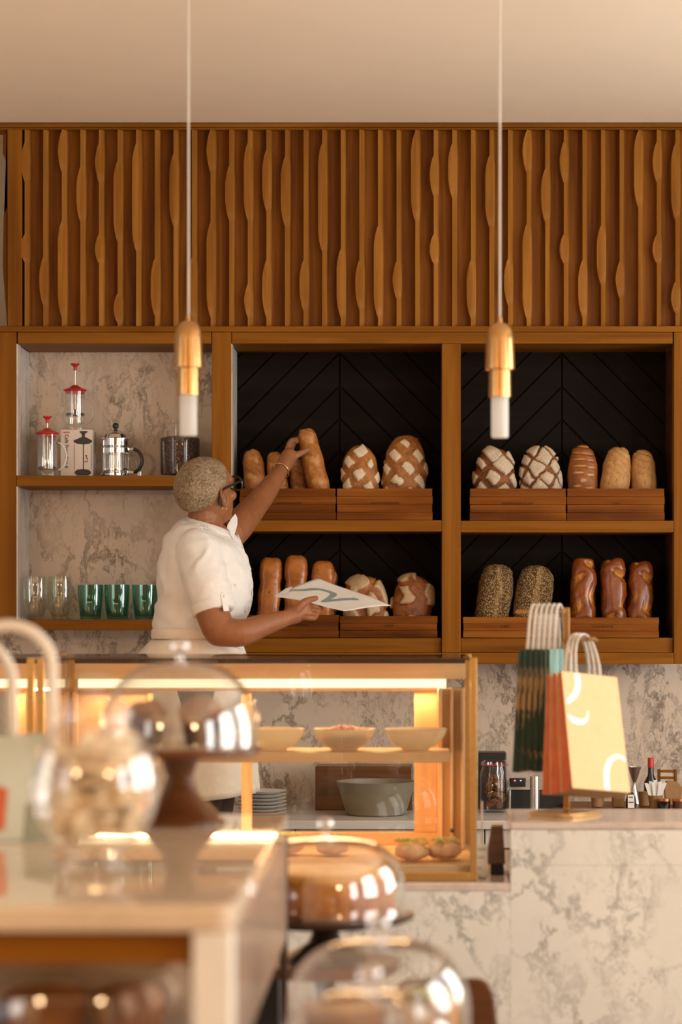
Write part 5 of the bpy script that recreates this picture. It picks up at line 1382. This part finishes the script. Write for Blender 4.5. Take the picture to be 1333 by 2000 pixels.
# ---- shirt
def ring(py, l, r, hw, cy=T0, n=56, e=.85, tilt=0.0):
    """horizontal outline: x span l..r in photo columns, half width hw across"""
    c = P((l + r) / 2, py, cy); a = (r - l) / 2 * cy / F; out = []
    for i in range(n):
        t_ = 2 * PI * i / n
        out.append(c + Vector((a * sgn(math.cos(t_), e), hw * sgn(math.sin(t_), e), -tilt * a * sgn(math.cos(t_), e))))
    return out
sh_rows = [ring(1028, 368, 438, .062, 8.06, tilt=.45), ring(1033, 357, 448, .085, 8.05, tilt=.42), ring(1043, 342, 460, .14, 8.04, tilt=.30), ring(1060, 325, 470, .172, tilt=.15), ring(1085, 315, 480, .178), ring(1110, 311, 487, .178), ring(1140, 308, 493, .175),
           ring(1168, 307, 493, .168), ring(1195, 305, 485, .160), ring(1216, 303, 474, .155), ring(1232, 303, 467, .155), ring(1242, 303, 465, .155)]
sm = MB()
sm.grid(sh_rows, True)
n_ = 56; sm.add(sh_rows[0] + [P(403, 1027, 8.06)], [(i, n_, (i + 1) % n_) for i in range(n_)]); sm.add(sh_rows[-1] + [P(384, 1243, T0)], [((i + 1) % n_, n_, i) for i in range(n_)])
CUFF = P(418, 1196, 7.822)
sm.limb([P(388, 1078, 7.89), P(400, 1120, 7.855), P(410, 1160, 7.835)], [.076, .074, .069], 28)
sm.tube([P(405, 1140, 7.845), P(411, 1165, 7.833), CUFF], [.072, .068, .066], 32)
# far sleeve
sm.limb([P(424, 1068, 8.15), P(436, 1062, 8.19)], [.066, .062], 24)
me = remeshed(sm, .006, 8)
# soft folds in the cloth
for v in me.vertices:
    q = v.co
    f = noise.noise(Vector((q.x * 9 + q.z * 12, q.y * 7, q.z * 7 - q.x * 10))) * .008 + noise.noise(Vector((q.x * 24 + q.z * 14, q.y * 20, q.z * 14))) * .003
    rg = 1 - abs(noise.noise(Vector((q.x * 6 + q.z * 5, q.y * 5 + 3, q.z * 9 - q.x * 5)))) * 2
    f += max(0, rg - .55) * .016
    nearw = smoothstep(Z(1150, T0), Z(1235, T0), q.z)
    f += math.sin((q.z * 55 + q.x * 18 + noise.noise(q * 9) * 4)) * .003 * nearw
    v.co = q + v.normal * f
me.transform(Matrix.Translation(-world_loc(per))); me.materials.append(M['shirt']); shirt = link('shirt', me, per, Vector((0, 0, 0)), angle=180)
# cuff band and tab of the near sleeve
ax = (CUFF - P(405, 1140, 7.845)).normalized()
cb = MB()
P2 = [CUFF - ax * .030, CUFF - ax * .028, CUFF - ax * .002, CUFF + ax * .0015]
cb.tube(P2, [.0675, .0715, .0700, .0665], 36); cb.build('sleeve_cuff', 'shirt', shirt, angle=50)
tb = MB(); side = Vector((.62, -.78, 0)).normalized(); up = -ax
w_ = up.cross(side).normalized()
for a, b in ((.004, .062),):
    p0 = CUFF + side * .0725 + up * a; p1 = CUFF + side * .0765 + up * b
    tb.prism([p0 - w_ * .011, p0 + w_ * .011, p1 + w_ * .011, p1 + up * .008, p1 - w_ * .011], side * .003)
tb.build('sleeve_tab', 'shirt', shirt, .001)
tbb = MB().ball(CUFF + side * .080 + up * .055, (.005, .003, .005), 12, 8); tbb.build('tab_button', 'white_card', shirt)
# collar: a folded band round the neck with two points in front
cc = MB(); inner = []; outer = []; topr = []
for i in range(49):
    a = R(-155 + 310 * i / 48)          # 0 = back of the neck (to the left)
    fa = abs(a) / R(155)
    dirn = Vector((-math.cos(a), math.sin(a), 0))
    c0 = P(405, 1022, 8.06); ex = .064 + .006 * fa
    zt0 = .018 - .020 * fa + (.012 if a < 0 else .02) * fa * fa
    base = c0 + Vector((dirn.x * ex, dirn.y * ex, -.010 - .050 * fa ** 1.2))
    tp = c0 + Vector((dirn.x * (ex + .002), dirn.y * (ex + .002), .024 - .048 * fa ** 1.2))
    fall = c0 + Vector((dirn.x * (ex + .026 + .012 * fa), dirn.y * (ex + .034 + .016 * fa), -.012 - .062 * fa ** 1.2))
    inner.append(base); topr.append(tp); outer.append(fall)
mid1 = [t_ + (o_ - t_) * .12 + Vector((0, 0, .004)) for t_, o_ in zip(topr, outer)]
cc.grid([inner, topr, mid1, outer]); ob = cc.build('collar', 'shirt', shirt, angle=60)
s_ = ob.modifiers.new('cloth', 'SOLIDIFY'); s_.thickness = .0025; s_.offset = 0
# standing far collar leaf, seen beyond the cheek
lf = MB(); q = [P(443, 1042, 8.13), P(444, 1026, 8.12), P(451, 1014, 8.12), P(460, 1003, 8.13), P(464, 1012, 8.14), P(464, 1024, 8.14), P(459, 1042, 8.14), P(455, 1052, 8.14)]
lf.prism(q, (0, .003, 0)); lf.build('collar_leaf', 'shirt', shirt, .001)
# front placket with its opening at the neck
pk = MB(); L = []; R2_ = []
for py, px in ((1044, 466), (1058, 472), (1075, 478), (1100, 485.5), (1130, 492.5), (1160, 495), (1185, 491), (1210, 480.5), (1232, 471)):
    L.append(P(px - 1, py, T0 - .014)); R2_.append(P(px, py, T0 + .016))
pk.grid([L, R2_]); ob = pk.build('placket', 'shirt', shirt, angle=80); s_ = ob.modifiers.new('cloth', 'SOLIDIFY'); s_.thickness = .003
# waistband, skirt, ties
wb = MB(); wb.grid([ring(1228, 299, 471, .163), ring(1231, 297, 473, .166), ring(1243, 296, 474, .168), ring(1247, 298, 472, .164)], True); wb.build('waistband', 'skirt', per, angle=60)
sk = MB(); rows = []
for j in range(26):
    f = j / 25; py = 1246 + f * 300
    l = 299 - 34 * min(1, f / .13) ** .9 - 40 * f; r_ = 470 + 12 * min(1, f / .15) + 22 * f; hw = .163 + .03 * f
    rg = ring(py, l, r_, hw, T0, 120, .95); cpt = P((l + r_) / 2, py, T0)
    row = []
    for i, q in enumerate(rg):
        a = 2 * PI * i / 120; dv = (q - cpt); dv.z = 0; dv.normalize()
        row.append(q + dv * (math.sin(a * 11 + 1.5 * math.sin(a * 3)) * .008 * f ** .7) + Vector((0, 0, -.05 * f * (.5 - .5 * math.cos(a)) )))
    rows.append(row)
sk.grid(rows, True); ob = sk.build('skirt', 'skirt', per, angle=80); s_ = ob.modifiers.new('cloth', 'SOLIDIFY'); s_.thickness = .002; s_.offset = -1
tie = MB()
for pts in ([(458, 1262), (468, 1268), (470, 1290), (466, 1310)], [(462, 1262), (474, 1266), (479, 1286), (480, 1305)]):
    P2, _ = spline([P(a, b, T0 - .165 + .02 * i) for i, (a, b) in enumerate(pts)], 0, 5); tie.tube(P2, .0045, 8, squash=(1, .4))
tie.build('waist_ties', 'shirt', per)
# trousers and shoes below
tr = MB()
for s, dx in ((-1, .0), (1, .03)):
    hx = sx + dx - .015; hy = T0 + s * .085
    P2, R2 = spline([(hx, hy, hipz + .02), (hx + .012, hy, hipz * .62 + zf_ * .38), (hx, hy, hipz * .35 + zf_ * .65), (hx - .01, hy, zf_ + .09)], [.106, .088, .072, .062], 6)
    tb = MB().tube(P2, R2, 24); tb.build('trouser_leg', 'trousers', per, angle=60)
    shh = MB().limb([(hx - .025, hy, zf_ + .046), (hx + .06, hy, zf_ + .046), (hx + .17, hy + s * .012, zf_ + .036)], [.043, .045, .033], 18)
    mn = min(v.z for v in shh.v); shh.v = [Vector((v.x, v.y, max(v.z, zf_))) for v in shh.v]; shh.build('shoe', 'black', per, angle=60)
# bracelet on the raised wrist
wd = (P(556, 907, 8.664) - EL2).normalized(); wc = P(550.5, 916.5, 8.652) - wd * .012
u = wd.cross(Vector((0, 0, 1))).normalized(); v_ = wd.cross(u)
bl = MB(); bl.tube([wc + (u * math.cos(a) + v_ * math.sin(a)) * .0325 for a in [2 * PI * i / 36 for i in range(36)]], .0019, 8, closed=True); bl.build('bracelet', 'gold', per)

# ---- flat paper bag in the near hand
CL, CT, CR, CB = P(537, 1165, 7.99), P(622, 1127, 8.20), P(764, 1183.5, 8.17), P(674, 1190.5, 7.965)
hold = thing('flat_paper_bag', 'flat pale paper bag with a grey blue swash, held out in the lower hand', 'paper bag', (CL + CT + CR + CB) / 4)
nrm = (CT - CL).cross(CB - CL).normalized()
if nrm.z < 0: nrm = -nrm
def bagpt(u, v, off=0):
    q = CL * (1 - u) * (1 - v) + CT * (1 - u) * v + CB * u * (1 - v) + CR * u * v      # u: left -> right along the long side, v: near -> far
    puff = .006 * math.sin(PI * min(1, max(0, u))) * math.sin(PI * min(1, max(0, v))) + .004 * math.sin(u * 5 + v * 4)
    return q + nrm * (puff + off)
for nm, off in (('upper_sheet', .0), ('lower_sheet', -.0035)):
    g = MB(); g.grid([[bagpt(i / 24, j / 24, off * (1 if 0 < i < 24 and 0 < j < 24 else .25)) for i in range(25)] for j in range(25)]); ob = g.build(nm, 'bag_paper', hold, angle=80)
    s_ = ob.modifiers.new('paper', 'SOLIDIFY'); s_.thickness = .0008; s_.offset = -1
# corner notch flap at the mouth
fl = MB().prism([bagpt(.0, .0, .001), bagpt(.10, .10, .003), bagpt(-.01, .42, .002), bagpt(-.04, .30, .001)], (0, 0, -.0006)); fl.build('mouth_fold', 'bag_paper', hold, smooth=False)
def bag_inv(px, py):
    """(u, v) on the bag for a photo point, by a few Newton steps"""
    u = v = .5
    def pr(u, v):
        q = bagpt(u, v); return Vector((VX + q.x * F / q.y, VY - (q.z - EYE) * F / q.y))
    for _ in range(25):
        b = pr(u, v); e = Vector((px, py)) - b; du = (pr(u + .01, v) - b) / .01; dv = (pr(u, v + .01) - b) / .01
        det = du.x * dv.y - du.y * dv.x
        u += (e.x * dv.y - e.y * dv.x) / det; v += (du.x * e.y - du.y * e.x) / det
    return u, v
for pts in ([(550, 1162), (566, 1154), (592, 1153), (620, 1151), (640, 1155), (652, 1160), (648, 1166), (636, 1173), (628, 1176)], [(630, 1176), (650, 1173), (672, 1171), (690, 1170.5), (697, 1171), (690, 1168)]):
    c0 = [bag_inv(*q) for q in pts]; n = len(c0)
    wd_ = [.012 + .030 * math.sin(PI * min(1, (i + .6) / n)) for i in range(n)]
    P2, W2 = spline([(a, b, 0) for a, b in c0], wd_, 5); L = []; Rr = []
    for i, q in enumerate(P2):
        tn = (P2[min(i + 1, len(P2) - 1)] - P2[max(i - 1, 0)]); tn.normalize(); L.append(bagpt(q.x - tn.y * W2[i], q.y + tn.x * W2[i], .0012)); Rr.append(bagpt(q.x + tn.y * W2[i], q.y - tn.x * W2[i], .0012))
    MB().grid([L, Rr]).build('printed_swash', 'swash_blue', hold, smooth=False)
# ------------------------------------------------------------------ light
def area(name, loc, rot, sx, sy, power, c):
    l = bpy.data.lights.new(name, 'AREA'); l.shape = 'RECTANGLE'; l.size = sx; l.size_y = sy; l.energy = power; l.color = c
    o = bpy.data.objects.new(name, l); C.objects.link(o); o.location = loc; o.rotation_euler = rot; return o
for i, (y_, w_, p_) in enumerate(((1.9, 1.0, 52), (4.2, 1.3, 76), (6.7, 1.3, 74))):
    area('daylight_right', (WR + .1, y_, 1.75), (0, R(90), 0), 2.0, w_, p_, (1.0, .95, .88))
for i, (y_, w_) in enumerate(((1.4, 1.0), (4.6, 1.3))):
    area('daylight_left', (WL - .1, y_, 1.75), (0, R(-90), 0), 2.0, w_, 24, (1.0, .86, .70))
w = bpy.data.worlds.new('sky'); SC.world = w; w.use_nodes = True
w.node_tree.nodes['Background'].inputs[0].default_value = (.85, .92, 1, 1); w.node_tree.nodes['Background'].inputs[1].default_value = .6
# ------------------------------------------------------------------ camera
cam = bpy.data.cameras.new('camera'); co = bpy.data.objects.new('camera', cam); C.objects.link(co)
co.location = (0, 0, EYE); co.rotation_euler = (R(90), 0, 0)
cam.lens = 85; cam.sensor_width = 36; cam.sensor_fit = 'AUTO'
cam.shift_x = -(VX - 666.5) / 2000.0; cam.shift_y = (VY - 1000.0) / 2000.0
cam.clip_start = .05; cam.clip_end = 60
cam.dof.use_dof = True; cam.dof.focus_distance = 8.45; cam.dof.aperture_fstop = 2.0
SC.camera = co
SC.view_settings.view_transform = 'Standard'; SC.view_settings.look = 'None'
SC.view_settings.exposure = 0.06; SC.view_settings.gamma = 1.0; SC.view_settings.use_curve_mapping = False
SC.cycles.use_denoising = True
SC.cycles.caustics_reflective = False; SC.cycles.caustics_refractive = False
SC.cycles.max_bounces = 10; SC.cycles.transparent_max_bounces = 24; SC.cycles.glossy_bounces = 6; SC.cycles.diffuse_bounces = 5
SC.cycles.sample_clamp_indirect = 8.0
